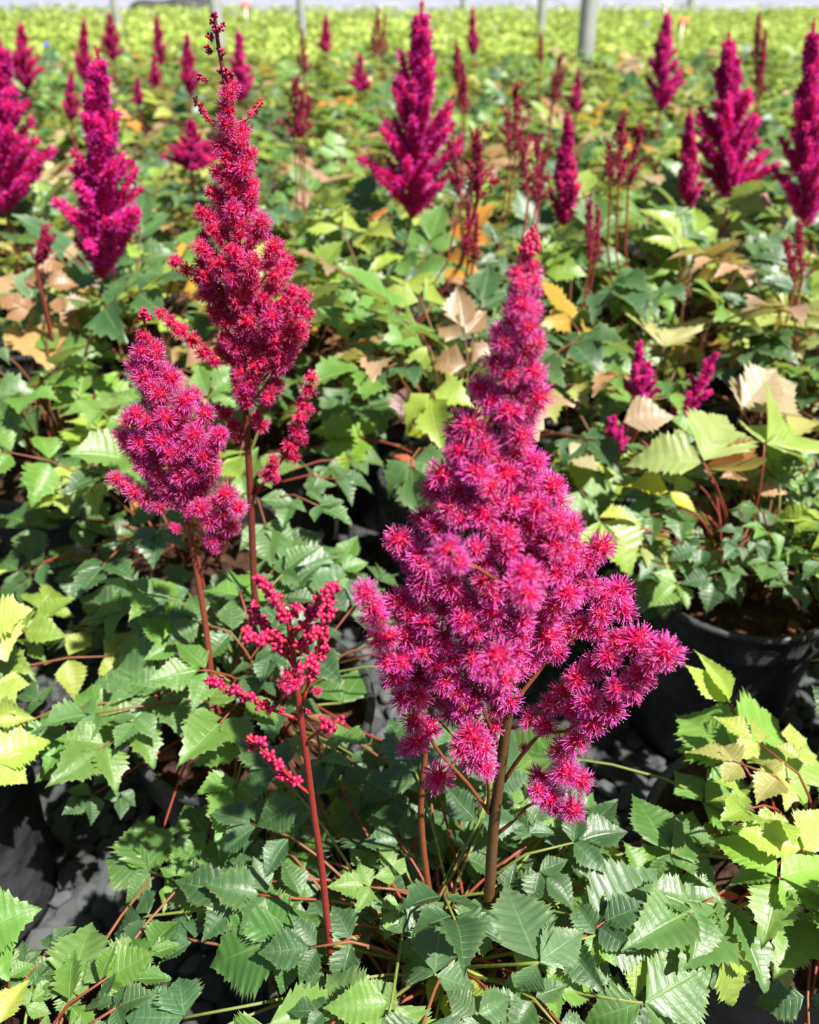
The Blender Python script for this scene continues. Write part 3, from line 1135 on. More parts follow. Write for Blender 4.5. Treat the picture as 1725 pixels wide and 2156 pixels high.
for jp, zz, tips, cc in [
        ((860, 1965), .275, [(795, 1905, .275, 1.2), (935, 1885, .28, 1.2), (885, 2045, .265, 1.2)], (.06, .13, .05)),
        ((985, 1965), .28, [(1015, 1875, .28, 1.2), (925, 1985, .27, 1.2), (1050, 1995, .27, 1.2)], (.07, .15, .05)),
        ((715, 2085), .27, [(655, 2125, .265, 1.2), (790, 2045, .27, 1.2), (730, 2000, .27, 1.1)], (.05, .12, .045)),
        ((1090, 1805), .255, [(1060, 1735, .255, 1.2), (1160, 1790, .255, 1.2), (1105, 1870, .245, 1.2)], (.09, .18, .06)),
        ((1005, 2135), .285, [(935, 2085, .285, 1.2), (1085, 2095, .285, 1.2)], (.055, .12, .05)),
        ((560, 1830), .25, [(500, 1770, .25, 1.2), (620, 1770, .25, 1.2), (550, 1900, .24, 1.2)], (.06, .13, .06)),
        ((760, 1720), .24, [(700, 1670, .24, 1.2), (820, 1660, .24, 1.2), (790, 1790, .23, 1.1)], (.06, .15, .05)),
        ((500, 1690), .22, [(440, 1640, .22, 1.2), (560, 1640, .22, 1.2), (480, 1750, .21, 1.2)], (.08, .17, .06)),
        ((1180, 1900), .27, [(1130, 1850, .27, 1.2), (1240, 1860, .27, 1.2), (1200, 1960, .26, 1.1)], (.07, .15, .05))]:
    hero_leaf(pa, ca, jp, zz, tips, cc)
fill_leaves(pa, 60, random.Random(5), (6, 4, .3, 0, 0), S=(.028, .044), spread=.14, height=.095, kmin=.1)

fill_leaves(pa, 44, random.Random(6), (5, 5, .4, 0, 0), S=(.024, .036), spread=.11, height=.06, kinds=(3, 5, 9))

# --- the plant with the tall plume and the short plume -----------------------
pb = make_plant(-.135, .50, 'astilbe with the tallest slim magenta plume and a shorter leaning one beside it', near=True, chips=10, rg=R0)
taken.append((-.135, .50))
rb = random.Random(33)
YB = .52
B = Spike(pb, [(535, 1240), (528, 1050), (518, 880), (510, 740), (504, 600), (492, 400), (478, 220), (470, 150), (460, 95), (452, 30)], YB, .0030, .0009, crown_of(pb, .01, .02), rb, (.13, .028, .022), (1, .8, .8))
B.fill([(170, 452, 500), (240, 445, 518), (300, 448, 540), (360, 444, 548), (405, 435, 550), (440, 412, 580), (475, 405, 588), (520, 392, 606), (570, 400, 630), (630, 420, 655), (690, 445, 655), (740, 455, 645), (790, 470, 612), (830, 485, 592)],
       27, 39, holes=[(548, 720, 22, 22)], depth=.7, meshes=TIGHT + OPEN[:2], maxn=105)
B.poly_branch([(504, 640), (450, 590), (372, 555)], .01, [(370, 552, 24), (395, 568, 27), (420, 585, 28), (440, 605, 28)], 26, TIGHT)
B.poly_branch([(512, 780), (440, 735), (340, 660)], -.015, [(340, 662, 22), (358, 680, 24), (378, 694, 25), (405, 715, 26), (432, 742, 28), (450, 760, 24)], 26, TIGHT)
B.poly_branch([(512, 760), (580, 690), (640, 615)], -.02, [(640, 625, 27), (630, 650, 28), (648, 660, 24), (635, 690, 28), (610, 705, 28), (615, 735, 26), (590, 745, 27)], 27, TIGHT)
B.poly_branch([(528, 1052), (548, 1025), (600, 960), (630, 880), (655, 795)], .0, [(655, 795, 22), (648, 820, 25), (640, 850, 26), (650, 860, 20), (632, 880, 26), (625, 910, 25), (635, 925, 20), (612, 940, 25), (620, 960, 22), (600, 955, 20)], 25, TIGHT, r0=.0013)
B.poly_branch([(530, 1055), (552, 1020), (568, 992)], -.01, [(572, 988, 26), (562, 1003, 24), (578, 970, 20), (580, 1010, 18)], 25, TIGHT)
B.poly_branch([(520, 910), (545, 870), (565, 835)], -.01, [(565, 836, 24), (572, 818, 20), (552, 895, 24), (540, 880, 20)], 24, TIGHT)
B.poly_branch([(522, 930), (490, 900), (462, 865)], .01, [(475, 872, 26), (460, 860, 20), (490, 900, 24), (500, 920, 20)], 24, TIGHT)
for px, py, r in [(452, 33, 9), (446, 45, 8), (455, 62, 10), (465, 60, 9), (445, 78, 9), (438, 76, 8), (470, 52, 7), (440, 108, 9), (436, 98, 7), (463, 108, 10), (470, 112, 8), (474, 150, 10), (484, 158, 11), (478, 168, 12), (465, 150, 9), (420, 162, 9), (432, 168, 8)]:
    B.cluster(B.pt(px, py, rb.uniform(-.006, .006)), r, BUDS, 'bud_cluster').color = (.62, .8, .7, 1)
B.chain([(488, 260), (520, 250), (552, 212)], .01, 8, 8, BUDS, 'bud_cluster', .5, wob=2)
B.chain([(486, 270), (440, 250), (410, 210)], .01, 8, 8, BUDS, 'bud_cluster', .5, wob=2)

YC = .455
Cc = Spike(pb, [(445, 1420), (432, 1310), (412, 1190), (393, 1090), (380, 1020), (352, 900), (325, 790), (310, 730), (303, 668)], YC, .0026, .0009, crown_of(pb, -.02, -.04), rb, (.19, .045, .03), (1, .95, .95))
Cc.fill([(725, 272, 350), (775, 268, 360), (820, 275, 425), (870, 262, 448), (920, 250, 470), (960, 250, 478), (1005, 310, 460), (1045, 330, 420)], 29, 42, depth=.7, meshes=OPEN, maxn=60)
Cc.poly_branch([(385, 1050), (330, 1045), (240, 1005)], -.01, [(245, 1008, 22), (262, 1018, 24), (280, 1035, 24), (305, 1045, 26), (330, 1055, 26), (340, 1065, 20), (320, 1065, 18)], 24)
Cc.poly_branch([(360, 940), (310, 930), (255, 918)], .012, [(258, 918, 24), (280, 930, 26), (300, 945, 26)], 25)
Cc.poly_branch([(383, 1040), (430, 980), (465, 915)], -.012, [(462, 915, 27), (450, 935, 28), (435, 955, 28), (425, 975, 26), (445, 985, 24), (415, 1000, 26)], 27)
Cc.poly_branch([(418, 1210), (450, 1150), (480, 1050)], -.012, [(500, 1070, 28), (475, 1040, 30), (455, 1055, 27), (470, 1085, 28), (440, 1090, 28), (425, 1070, 26), (485, 1110, 27), (465, 1130, 26), (445, 1140, 20), (455, 1155, 18)], 27, r0=.001)
Cc.poly_branch([(396, 1100), (372, 1112)], -.006, [(372, 1112, 14), (366, 1105, 10)], 12, r0=.0006)
for px, py, r in [(300, 660, 12), (310, 668, 11), (296, 668, 10), (304, 655, 10)]:
    Cc.cluster(Cc.pt(px, py), r, BUDS, 'bud_cluster')
for px, py, r in [(302, 705, 20), (312, 712, 16), (294, 712, 14)]:
    Cc.cluster(Cc.pt(px, py), r, HALF)

cb = crown_of(pb)
hero_leaf(pb, cb, (335, 1447), .275, [(178, 1372, .27, 1.15), (392, 1365, .275, 1.2), (455, 1500, .26, 1.15), (285, 1375, .275, .9)], (.085, .18, .075))
hero_leaf(pb, cb, (295, 1497), .255, [(115, 1498, .25, 1.3), (325, 1568, .245, 1.2), (240, 1590, .24, 1.0)], (.09, .19, .08))
hero_leaf(pb, cb, (290, 1285), .29, [(175, 1255, .28, 1.25), (300, 1200, .29, 1.3), (400, 1225, .29, 1.25), (330, 1350, .28, 1.1)], (.07, .15, .09))
hero_leaf(pb, cb, (600, 1200), .30, [(560, 1110, .30, 1.2), (680, 1100, .30, 1.3), (740, 1200, .29, 1.2)], (.06, .14, .06))
hero_leaf(pb, cb, (470, 1320), .27, [(420, 1250, .27, 1.2), (500, 1235, .27, 1.2), (450, 1390, .26, 1.1)], (.08, .17, .09))
hero_leaf(pb, cb, (720, 1480), .22, [(775, 1400, .22, 1.1), (660, 1420, .23, 1.2)], (.06, .15, .04))
hero_leaf(pb, cb, (745, 1600), .20, [(835, 1560, .19, 1.2), (760, 1520, .2, 1.2), (700, 1640, .2, 1.2)], (.08, .17, .07))
fill_leaves(pb, 44, random.Random(9), (5, 4, .8, 0, 0), S=(.036, .050), spread=.15, height=.10)
fill_leaves(pb, 26, random.Random(10), (4, 5, 1, 0, 0), S=(.026, .038), spread=.17, height=.05, kinds=(5, 9, 9), az0=3.5, az1=6.0, kmin=.4)

# --- right-hand front plant ---------------------------------------------------
pm = make_plant(.275, .355, 'front astilbe with yellow-green leaves and red leaf joints, beside the largest plume', near=True, chips=18, rg=R0)
taken.append((.275, .355))
cm = crown_of(pm)
YG = (.20, .33, .055)
hero_leaf(pm, cm, (1640, 1850), .30, [(1515, 1733, .31, 1.3), (1695, 1940, .29, 1.2), (1770, 1800, .30, 1.2)], (.16, .31, .055), stalk=S_RED)
hero_leaf(pm, cm, (1412, 1796), .285, [(1330, 1660, .29, 1.25), (1480, 1760, .28, 1.1), (1370, 1880, .27, 1.0)], (.05, .13, .03))
hero_leaf(pm, cm, (1556, 1596), .285, [(1660, 1485, .285, 1.3), (1417, 1475, .285, 1.2), (1415, 1550, .27, 1.1), (1540, 1500, .29, .9)], (.15, .30, .06), stalk=S_RED)
hero_leaf(pm, cm, (1535, 1480), .30, [(1500, 1375, .34, .55), (1440, 1395, .33, .6)], (.26, .38, .06), stalk=S_RED)
hero_leaf(pm, cm, (1522, 2010), .275, [(1550, 2135, .25, 1.3), (1600, 2040, .27, 1.1), (1470, 1930, .28, 1.1)], (.20, .29, .06), stalk=S_RED)
hero_leaf(pm, cm, (1480, 1690), .26, [(1420, 1620, .26, 1.2), (1600, 1640, .26, 1.2), (1560, 1760, .25, 1.2)], (.10, .24, .05))
hero_leaf(pm, cm, (1660, 1640), .29, [(1600, 1600, .29, 1.0), (1730, 1560, .29, 1.2), (1720, 1700, .28, 1.2)], (.20, .34, .07), stalk=S_RED)
hero_leaf(pm, cm, (1560, 1890), .25, [(1490, 1880, .26, .35), (1545, 1925, .25, .35)], (.50, .08, .07), stalk=(.5, .06, .05))
hero_leaf(pm, cm, (1640, 2000), .26, [(1620, 1900, .27, 1.2), (1725, 1990, .26, 1.2), (1660, 2090, .25, 1.2)], (.26, .27, .09), stalk=S_RED)
hero_leaf(pm, cm, (1690, 1790), .31, [(1540, 1735, .32, .9), (1740, 1700, .31, 1.1)], (.28, .40, .09), stalk=S_RED)
fill_leaves(pm, 56, random.Random(13), (2.2, 4, 3, 0, 0), S=(.036, .052), spread=.14, height=.10)

# --- left-hand plants ---------------------------------------------------------
pk = make_plant(-.215, .185, 'small-leaved astilbe at the bottom corner in front of the gravel gap', near=True, chips=12, rg=R0)
taken.append((-.215, .185))
ck = crown_of(pk)
hero_leaf(pk, ck, (-40, 1960), .30, [(72, 1905, .31, 1.5), (20, 2060, .29, 1.2)], (.09, .22, .045))
hero_leaf(pk, ck, (68, 2075), .25, [(30, 2000, .25, 1.3), (130, 2020, .26, 1.2), (60, 2140, .24, 1.3)], (.06, .15, .05))
hero_leaf(pk, ck, (148, 2085), .26, [(190, 1915, .26, 1.0), (200, 2060, .26, 1.3), (140, 2150, .25, 1.3), (90, 2060, .26, 1.2)], (.10, .20, .06))
hero_leaf(pk, ck, (230, 2070), .265, [(330, 1960, .26, 1.1), (300, 2050, .26, 1.2), (245, 2130, .25, 1.1), (180, 2010, .27, 1.2)], (.12, .21, .08))
fill_leaves(pk, 48, random.Random(17), (3, 5, 1.2, 0, 0), S=(.024, .036), spread=.10, height=.075, kinds=(5, 5, 9, 9))

pe = make_plant(-.425, .455, 'astilbe at the edge with puckered bright yellow leaves in a black pot', near=True, chips=8, rg=R0)
taken.append((-.425, .455))
ce = crown_of(pe)
hero_leaf(pe, ce, (-20, 1310), .33, [(58, 1285, .34, 1.6), (20, 1380, .32, 1.5)], (.31, .38, .10), stalk=S_GRN)
hero_leaf(pe, ce, (-10, 1445), .31, [(65, 1440, .31, 1.3), (30, 1490, .31, 1.2)], (.26, .34, .085))
hero_leaf(pe, ce, (-20, 1600), .29, [(105, 1545, .29, 1.2), (60, 1650, .28, 1.3)], (.26, .40, .07))
hero_leaf(pe, ce, (-10, 1520), .30, [(70, 1505, .30, 1.3)], (.26, .34, .09), curl=True)
fill_leaves(pe, 30, random.Random(19), (1.5, 4, 4, 0, 0), S=(.036, .05), spread=.13, height=.10)

pf = make_plant(.345, .685, 'leafy astilbe in the black pot showing its ribbed side behind the largest plume', near=True, chips=10, rg=R0)
taken.append((.345, .685))
cf = crown_of(pf)
PAL = (.24, .31, .12)
hero_leaf(pf, cf, (1482, 975), .37, [(1535, 842, .40, 1.15), (1312, 955, .37, 1.15)], PAL, stalk=S_RED)
hero_leaf(pf, cf, (1610, 935), .37, [(1570, 870, .38, 1.3), (1735, 860, .37, 1.1), (1730, 950, .36, .8)], (.21, .30, .07), stalk=S_RED)
hero_leaf(pf, cf, (1480, 985), .36, [(1580, 1010, .34, .9)], (.40, .20, .10), stalk=S_RED, curl=True)
hero_leaf(pf, cf, (1410, 1035), .34, [(1322, 1010, .35, 1.0), (1470, 1080, .33, .8)], (.30, .30, .03), stalk=S_RED)
hero_leaf(pf, cf, (1310, 890), .36, [(1420, 860, .38, 1.15)], (.30, .22, .17), stalk=S_RED)
hero_leaf(pf, cf, (1265, 1095), .33, [(1352, 1200, .30, 1.4), (1250, 1190, .30, 1.2)], (.22, .33, .07), stalk=S_RED)
hero_leaf(pf, cf, (1260, 1090), .33, [(1345, 1080, .34, .8)], (.36, .40, .06), stalk=S_RED)
hero_leaf(pf, cf, (1390, 1200), .26, [(1340, 1300, .22, 1.0), (1450, 1180, .27, 1.2), (1400, 1310, .22, 1.0)], (.13, .19, .09))
hero_leaf(pf, cf, (1500, 1150), .27, [(1590, 1190, .25, 1.2), (1480, 1220, .25, 1.2), (1420, 1140, .27, 1.2)], (.11, .17, .09))
hero_leaf(pf, cf, (1600, 1130), .28, [(1680, 1100, .28, 1.3), (1640, 1200, .26, 1.2), (1580, 1060, .28, 1.2)], (.05, .10, .06))
hero_leaf(pf, cf, (1540, 1215), .24, [(1480, 1270, .22, 1.1), (1570, 1280, .21, 1.1)], (.09, .14, .08))
hero_leaf(pf, cf, (1660, 1170), .25, [(1720, 1130, .25, 1.2), (1690, 1210, .23, 1.0)], (.14, .26, .06))
fill_leaves(pf, 44, random.Random(23), (4, 3, 1, .5, 0), S=(.034, .046), spread=.12, height=.11, az0=.3, az1=3.6)
fill_leaves(pf, 34, random.Random(24), (4, 3, 0, 0, 0), S=(.028, .038), spread=.09, height=.10, az0=3.4, az1=6.2)

# ------------------------------------------------------------------ plumes further back
def ang(py):
    return PITCH + math.atan((py - CY) / FPX)


def unit_to(pos, d, L, rxy, rg):
    q = d.to_track_quat('Z', 'Y')
    return Matrix.Translation(pos) @ q.to_matrix().to_4x4() @ Matrix.Rotation(rg.uniform(0, 6.28), 4, 'Z') @ Matrix.Diagonal((L * rxy, L * rxy, L, 1))


def back_spike(plant, top, base, hw, y, style, rg, n=None):
    o = Vector(plant.location)
    bt, tp = Py(*base, y), Py(*top, y)
    crown = o + Vector((rg.uniform(-.03, .03), rg.uniform(-.03, .03), SOIL_Z))
    pts = bez(crown, Vector((bt.x, bt.y, (crown.z + bt.z) / 2)), bt, 4)[:-1] + [bt, bt.lerp(tp, .5), tp]
    mb = MB()
    tube(mb, [p - o for p in pts], [k * (1 if style != 'bud' else .62) for k in (.0028, .0027, .0026, .0025, .0024, .0018, .0008)], 6)
    sp = new_obj('flower_spike', mb.mesh('stem', [M_STALK]), plant)
    sp.color = (.20, .04, .03, 1)
    H = (tp - bt).length
    up = (tp - bt).normalized()
    W = hw * proj(bt)[2] / FPX
    full = style != 'bud'
    n = n or (int(22 + 40 * min(1, hw / 90)) if full else int(11 + 11 * min(1, hw / 60)))
    bank = FING if full else FINGB
    def width(t):
        return W * max(0.0, min(1.0, .62 + 2.2 * t)) * (1 - max(0.0, t - .12) / .88) ** 1.15
    for i in range(n):
        t = .94 * (i + rg.uniform(0, 1)) / n - (.12 if full else 0)
        a = i * 2.399963 + rg.uniform(-.4, .4)
        out = Vector((math.cos(a), math.sin(a), 0))
        tt = min(t + rg.uniform(.14, .36), .96)
        p = bt + up * (H * t)
        tip = bt + up * (H * tt) + out * width(max(0, tt - .08)) * rg.uniform(.6, 1.08)
        d = (tip - p)
        L = max(d.length, .02)
        d = d.normalized()
        f = new_obj('flower_branch', rg.choice(bank), sp, unit_to(p - o, d, L, rg.uniform(.75, .95) * (1.0 if full else .85) * min(1.6, max(.55, .085 / L if full else .06 / L)), rg))
        k = rg.uniform(.8, 1.08)
        f.color = (k, k * .9, k * 1.25, 1) if style == 'full' else ((k * .9, k * .8, k * .9, 1) if style == 'red' else (k, k, k, 1))
    f = new_obj('flower_branch', rg.choice(bank), sp, unit_to(tp - up * (H * .34) - o, up, H * .36, .6 if H < .15 else .38, rg))
    f.color = (.95, .8, .85, 1)
    return sp


WT_BACK = (3.2, 4.2, 2.4, .85, .3)
PL = [  # top, bottom, half width, distance (None: from the height of the plume's foot), style, label
    ((2, 92), (5, 415), 100, None, 'full', 'astilbe with a big fuchsia plume cut off by the edge of the picture'),
    ((205, 112), (214, 545), 92, None, 'full', 'astilbe with a wide fuchsia plume of upright fingers left of the tallest plume'),
    ((888, 15), (868, 420), 108, None, 'full', 'astilbe with the broadest out-of-focus fuchsia plume, between the two tall front plumes'),
    ((1535, 75), (1540, 395), 92, None, 'full', 'astilbe with a bushy magenta plume topped by dark bud tips, behind pale leaves'),
    ((1712, 55), (1695, 440), 62, None, 'full', 'astilbe with slender purple-pink plume fingers at the picture edge'),
    ((1406, 22), (1393, 215), 46, None, 'full', 'astilbe with a pointed crimson plume standing beyond the thick post'),
    ((44, 48), (52, 175), 44, None, 'red', 'astilbe with a ragged dull pink plume above the edge plume'),
    ((176, 38), (175, 160), 24, None, 'red', 'astilbe with a narrow crimson plume just left of a stout far one'),
    ((230, 26), (236, 118), 30, None, 'red', 'astilbe with a stout crimson plume in front of a thin far post'),
    ((328, 30), (336, 128), 20, None, 'red', 'astilbe with a thin crooked crimson plume in the far rows'),
    ((393, 66), (398, 190), 24, None, 'red', 'astilbe with a plain crimson plume left of the tallest plume tip'),
    ((502, 62), (506, 200), 34, None, 'full', 'astilbe with a bright flame-shaped plume right of the tallest plume tip'),
    ((686, 28), (686, 108), 21, None, 'red', 'astilbe with a small solitary dark crimson plume against the yellow-green field'),
    ((995, 14), (996, 108), 18, None, 'red', 'astilbe with a small pointed pink plume against the field, right of centre'),
    ((636, 66), (640, 160), 24, None, 'bud', 'astilbe with a wispy reddish bud spike in front of a far post'),
    ((758, 112), (757, 185), 30, None, 'red', 'astilbe with a low forked pink plume in the far rows'),
    ((323, 112), (325, 182), 17, None, 'red', 'astilbe with a short oval crimson plume under the crooked one'),
    ((289, 166), (290, 218), 16, None, 'red', 'astilbe with a tiny egg-shaped pink plume among far leaves'),
    ((150, 150), (146, 245), 24, None, 'red', 'astilbe with a drooping dull pink plume under the narrow crimson one'),
    ((1138, 76), (1137, 135), 15, None, 'bud', 'astilbe with a dim red spike at the foot of a far post'),
    ((1218, 148), (1214, 228), 22, None, 'red', 'astilbe with a small pink plume at the foot of the thick post'),
    ((1196, 240), (1188, 455), 38, None, 'red', 'astilbe with a loose gappy pink plume below the thick post'),
    ((622, 168), (620, 300), 44, None, 'bud', 'astilbe with an airy dull red spike right of the tallest plume'),
    ((405, 255), (402, 350), 58, None, 'red', 'astilbe with a squat red plume half hidden by the tallest plume'),
    ((1452, 235), (1450, 420), 32, None, 'red', 'astilbe with a broken pink plume of separate tufts'),
    ((1086, 180), (1085, 335), 42, None, 'bud', 'astilbe with hazy brown-red buds left of the thick post'),
    ((1002, 280), (1003, 425), 62, None, 'bud', 'astilbe with a wide spray of dark red buds right of the broadest blurred plume'),
    ((1132, 300), (1130, 425), 36, None, 'bud', 'astilbe with rosy buds on several thin spikes above the front plume tip'),
    ((1312, 250), (1302, 400), 48, None, 'bud', 'astilbe with brown-red buds on red stalks near bronze leaves'),
    ((962, 95), (972, 245), 28, None, 'bud', 'astilbe with a faint see-through bud spike in the far rows'),
    ((986, 430), (985, 560), 24, 1.05, 'bud', 'astilbe with a lone bare stalk of red buds left of the front plume tip'),
    ((1242, 425), (1242, 560), 28, 1.05, 'bud', 'astilbe with a lone stalk of red bud tufts right of the front plume tip'),
    ((1682, 478), (1690, 590), 38, 1.0, 'bud', 'astilbe with red buds over pinkish leaves near the picture edge'),
    ((796, 18), (795, 125), 22, None, 'bud', 'astilbe with a thin rusty spike beside the broadest blurred plume'),
    ((1180, 120), (1160, 225), 30, None, 'bud', 'astilbe with a rusty spray against the field edge near the thick post'),
    ((1598, 30), (1592, 205), 26, None, 'bud', 'astilbe with a tall dark bud spike rising over the bushy magenta plume'),
    ((92, 498), (74, 560), 16, .95, 'bud', 'astilbe with a short leaning stalk of dark buds beside tan leaves'),
]
SHORT = ['big fuchsia plume cut off by the edge',
         'wide-fingered fuchsia plume',
         'broadest blurred plume',
         'bushy magenta plume',
         'purple-pink plume fingers',
         'pointed crimson plume',
         'ragged dull pink plume',
         'narrow crimson plume',
         'stout crimson far plume',
         'crooked crimson plume',
         'plain crimson plume',
         'flame-shaped plume',
         'solitary dark crimson plume',
         'small pointed pink plume',
         'wispy reddish bud spike',
         'low forked pink plume',
         'short oval crimson plume',
         'egg-shaped pink plume',
         'drooping dull pink plume',
         'dim red spike at the far post',
         'small pink plume by the thick post',
         'loose gappy pink plume',
         'airy dull red spike',
         'squat red plume',
         'broken plume of separate tufts',
         'hazy brown-red bud spray',
         'wide dark red bud spray',
         'rosy bud spikes',
         'brown-red buds on red stalks',
         'see-through bud spike',
         'lone bare bud stalk',
         'lone tufted bud stalk',
         'red buds over pinkish leaves',
         'thin rusty spike',
         'rusty spray at the field edge',
         'tall dark bud spike',
         'leaning dark bud stalk']
ANCHOR = []


def plume_y(base, y, style):
    return y if y is not None else min((.30 if style != 'bud' else .24) / math.tan(ang(base[1])), BED_END - .05)


feet = [[Py(*b, plume_y(b, y, st)).x, plume_y(b, y, st)] for (_t, b, _h, y, st, _l) in PL]
taken.append((.275, .93))
for _ in range(200):
    moved = False
    for i, p in enumerate(feet):
        for q in [f for k, f in enumerate(feet) if k != i] + [list(t) for t in taken]:
            dx, dy = p[0] - q[0], p[1] - q[1]
            d = math.hypot(dx, dy)
            if d < .214:
                if d < 1e-4:
                    dx, dy, d = 1e-4, 1e-4, 1.4e-4
                p[0] += dx / d * (.215 - d) * .6
                p[1] += dy / d * (.215 - d) * .6
                moved = True
    if not moved:
        break
for i, (top, base, hw, y, style, label) in enumerate(PL):
    rg = random.Random(400 + i)
    if y is None:
        hw *= 1.12
    y = plume_y(base, y, style)
    px, py = feet[i]
    p = make_plant(px, py, label, 'astilbes in flower across the bed', rg=rg)
    taken.append((px, py))
    ANCHOR.append((px, py, SHORT[i]))
    back_spike(p, top, base, hw, y, style, rg)
    if style == 'bud':
        for q in range(rg.randint(1, 2)):
            dx = rg.uniform(-1, 1) * hw * .8
            back_spike(p, (top[0] + dx, top[1] + rg.uniform(.15, .4) * (base[1] - top[1])), (base[0] + dx * .6, base[1]), hw * .5, y + rg.uniform(-.03, .03), style, rg)
    far_foliage(p, 30 if y < 2.5 else 20, rg, WT_BACK, 1.08 if y < 2.5 else 1.2)

# the plant whose plume is half buried in pale leaves, right of the front plume
ph = make_plant(.275, .93, 'astilbe with short pink plumes half buried under pale and pinkish leaves', 'astilbes in flower across the bed', rg=R0)
rg = random.Random(77)
for top, base, hw in (((1505, 745), (1430, 900), 45), ((1345, 735), (1335, 830), 24), ((1362, 785), (1358, 840), 18), ((1292, 895), (1306, 950), 18)):
    sp = back_spike(ph, top, base, hw, .80, 'full', rg, 14)
far_foliage(ph, 12, rg, (3, 4, 2, 2, .5), .9)

# ------------------------------------------------------------------ the rest of the bed
rg = random.Random(99)
GAPS = [(-.03, .70, .13), (.08, .62, .14), (-.30, .36, .14)]
rows = []
yy = .74
while yy < BED_END:
    half = .50 * yy + .44
    nx = int(half / .232) + 1
    off = .116 if len(rows) % 2 else 0
    for i in range(-nx, nx + 1):
        rows.append((i * .232 + off + rg.uniform(-.012, .012), yy + rg.uniform(-.012, .012)))
    yy += .232
rows += [(.50, .52), (-.40, .735), (.545, .78)]
used_rel = set()


def leafy_label(x, y, fallback):
    """says which plume the plant without a plume stands next to"""
    for a, b, short in sorted(ANCHOR, key=lambda t: math.hypot(t[0] - x, t[1] - y))[:3]:
        dx, dy = x - a, y - b
        if math.hypot(dx, dy) > .5:
            break
        rel = ('just right of' if dx > 0 else 'just left of') if abs(dx) > abs(dy) else ('just behind' if dy > 0 else 'just in front of')
        if (rel, short) not in used_rel:
            used_rel.add((rel, short))
            return 'plumeless leafy astilbe ' + rel + ' the ' + short
    return fallback


LEAFY_NEAR = 'leafy astilbe without a plume in the near rows behind the front plumes'
LEAFY_FAR = 'leafy astilbe without a plume in the far rows towards the yellow-green field'
for (x, y) in rows:
    if abs(x) > .50 * y + .42:
        continue
    if any(math.hypot(x - a, y - b) < .212 for a, b in taken):
        continue
    if any(math.hypot(x - a, y - b) < c for a, b, c in GAPS):
        continue
    far = y > 2.2
    p = make_plant(x, y, leafy_label(x, y, LEAFY_FAR if far else LEAFY_NEAR), 'far leafy astilbes' if far else 'near leafy astilbes', rg=rg)
    taken.append((x, y))
    if y < .95:
        w = (5, 4, .8, 0, 0) if x < .1 else (3, 4, 2, .3, .2)
        fill_leaves(p, 34, random.Random(int(x * 1000) + 500), w, S=(.042, .058), spread=.16, height=.16)
    else:
        far_foliage(p, 32 if y < 2 else (25 if y < 3 else 19), rg, WT_BACK, 1.06 if y < 2 else (1.12 if y < 3 else 1.22))

# single leaves that stand out further back
def lone_leaf(near_px, y_plant, jpx, z, tips, color, curl=False, sx=1.2):
    j = Pz(jpx[0], jpx[1], z)
    best = min((o for o in COL.objects if o.type == 'EMPTY'), key=lambda e: (e.location.x - j.x) ** 2 + (e.location.y - j.y - .03) ** 2)
    hero_leaf(best, crown_of(best), jpx, z, tips, color, stalk=S_RED, sx=sx, curl=curl)


TAN = (.32, .22, .14)
lone_leaf(0, 0, (60, 625), .40, [(80, 565, .42), (10, 560, .42), (-30, 640, .41)], TAN)
lone_leaf(0, 0, (60, 690), .38, [(140, 660, .38), (10, 735, .37), (120, 755, .37)], (0.317, 0.216, 0.101))
lone_leaf(0, 0, (90, 390), .38, [(70, 330, .40), (135, 345, .40), (40, 400, .38)], (0.346, 0.288, 0.173))
lone_leaf(0, 0, (120, 470), .37, [(160, 530, .36), (90, 535, .36), (155, 440, .38)], (0.331, 0.259, 0.187))
lone_leaf(0, 0, (660, 395), .38, [(700, 340, .40), (640, 410, .37)], (0.331, 0.194, 0.173))
lone_leaf(0, 0, (785, 470), .38, [(770, 415, .40), (825, 470, .37)], (0.302, 0.122, 0.022))
lone_leaf(0, 0, (600, 450), .37, [(690, 460, .37), (600, 400, .38), (640, 500, .36)], (0.259, 0.288, 0.072))
lone_leaf(0, 0, (660, 590), .35, [(740, 610, .34), (700, 560, .36)], (0.259, 0.302, 0.058))
lone_leaf(0, 0, (1145, 480), .38, [(1215, 520, .37), (1200, 475, .38)], (0.288, 0.238, 0.022))
lone_leaf(0, 0, (1300, 610), .38, [(1260, 560, .38, .8), (1330, 650, .36), (1380, 640, .37)], (0.288, 0.187, 0.029))
lone_leaf(0, 0, (1600, 690), .38, [(1520, 640, .39), (1610, 625, .40), (1590, 750, .37)], (0.238, 0.302, 0.079))
lone_leaf(0, 0, (1615, 680), .38, [(1735, 635, .39), (1690, 700, .37)], (0.259, 0.31, 0.086))
lone_leaf(0, 0, (1640, 745), .37, [(1655, 690, .38), (1680, 755, .36)], (0.302, 0.122, 0.022), True)
lone_leaf(0, 0, (1400, 730), .37, [(1390, 640, .38), (1450, 690, .38)], (0.302, 0.302, 0.158))
lone_leaf(0, 0, (1560, 865), .37, [(1640, 770, .40), (1690, 790, .39)], (0.317, 0.259, 0.202))
lone_leaf(0, 0, (930, 905), .30, [(850, 900, .30, .8), (950, 860, .31)], (0.259, 0.302, 0.022))
lone_leaf(0, 0, (850, 880), .30, [(850, 805, .33), (820, 890, .29), (900, 880, .29)], (0.11, 0.045, 0.06))
lone_leaf(0, 0, (880, 985), .27, [(820, 950, .28, .5), (930, 1000, .26, .5), (900, 1030, .25, .4)], (0.302, 0.05, 0.025))
lone_leaf(0, 0, (1200, 960), .32, [(1265, 985, .32), (1230, 930, .33)], (0.331, 0.288, 0.202))
lone_leaf(0, 0, (760, 920), .31, [(640, 890, .32, .8), (790, 880, .32), (700, 990, .30)], (0.144, 0.274, 0.029))
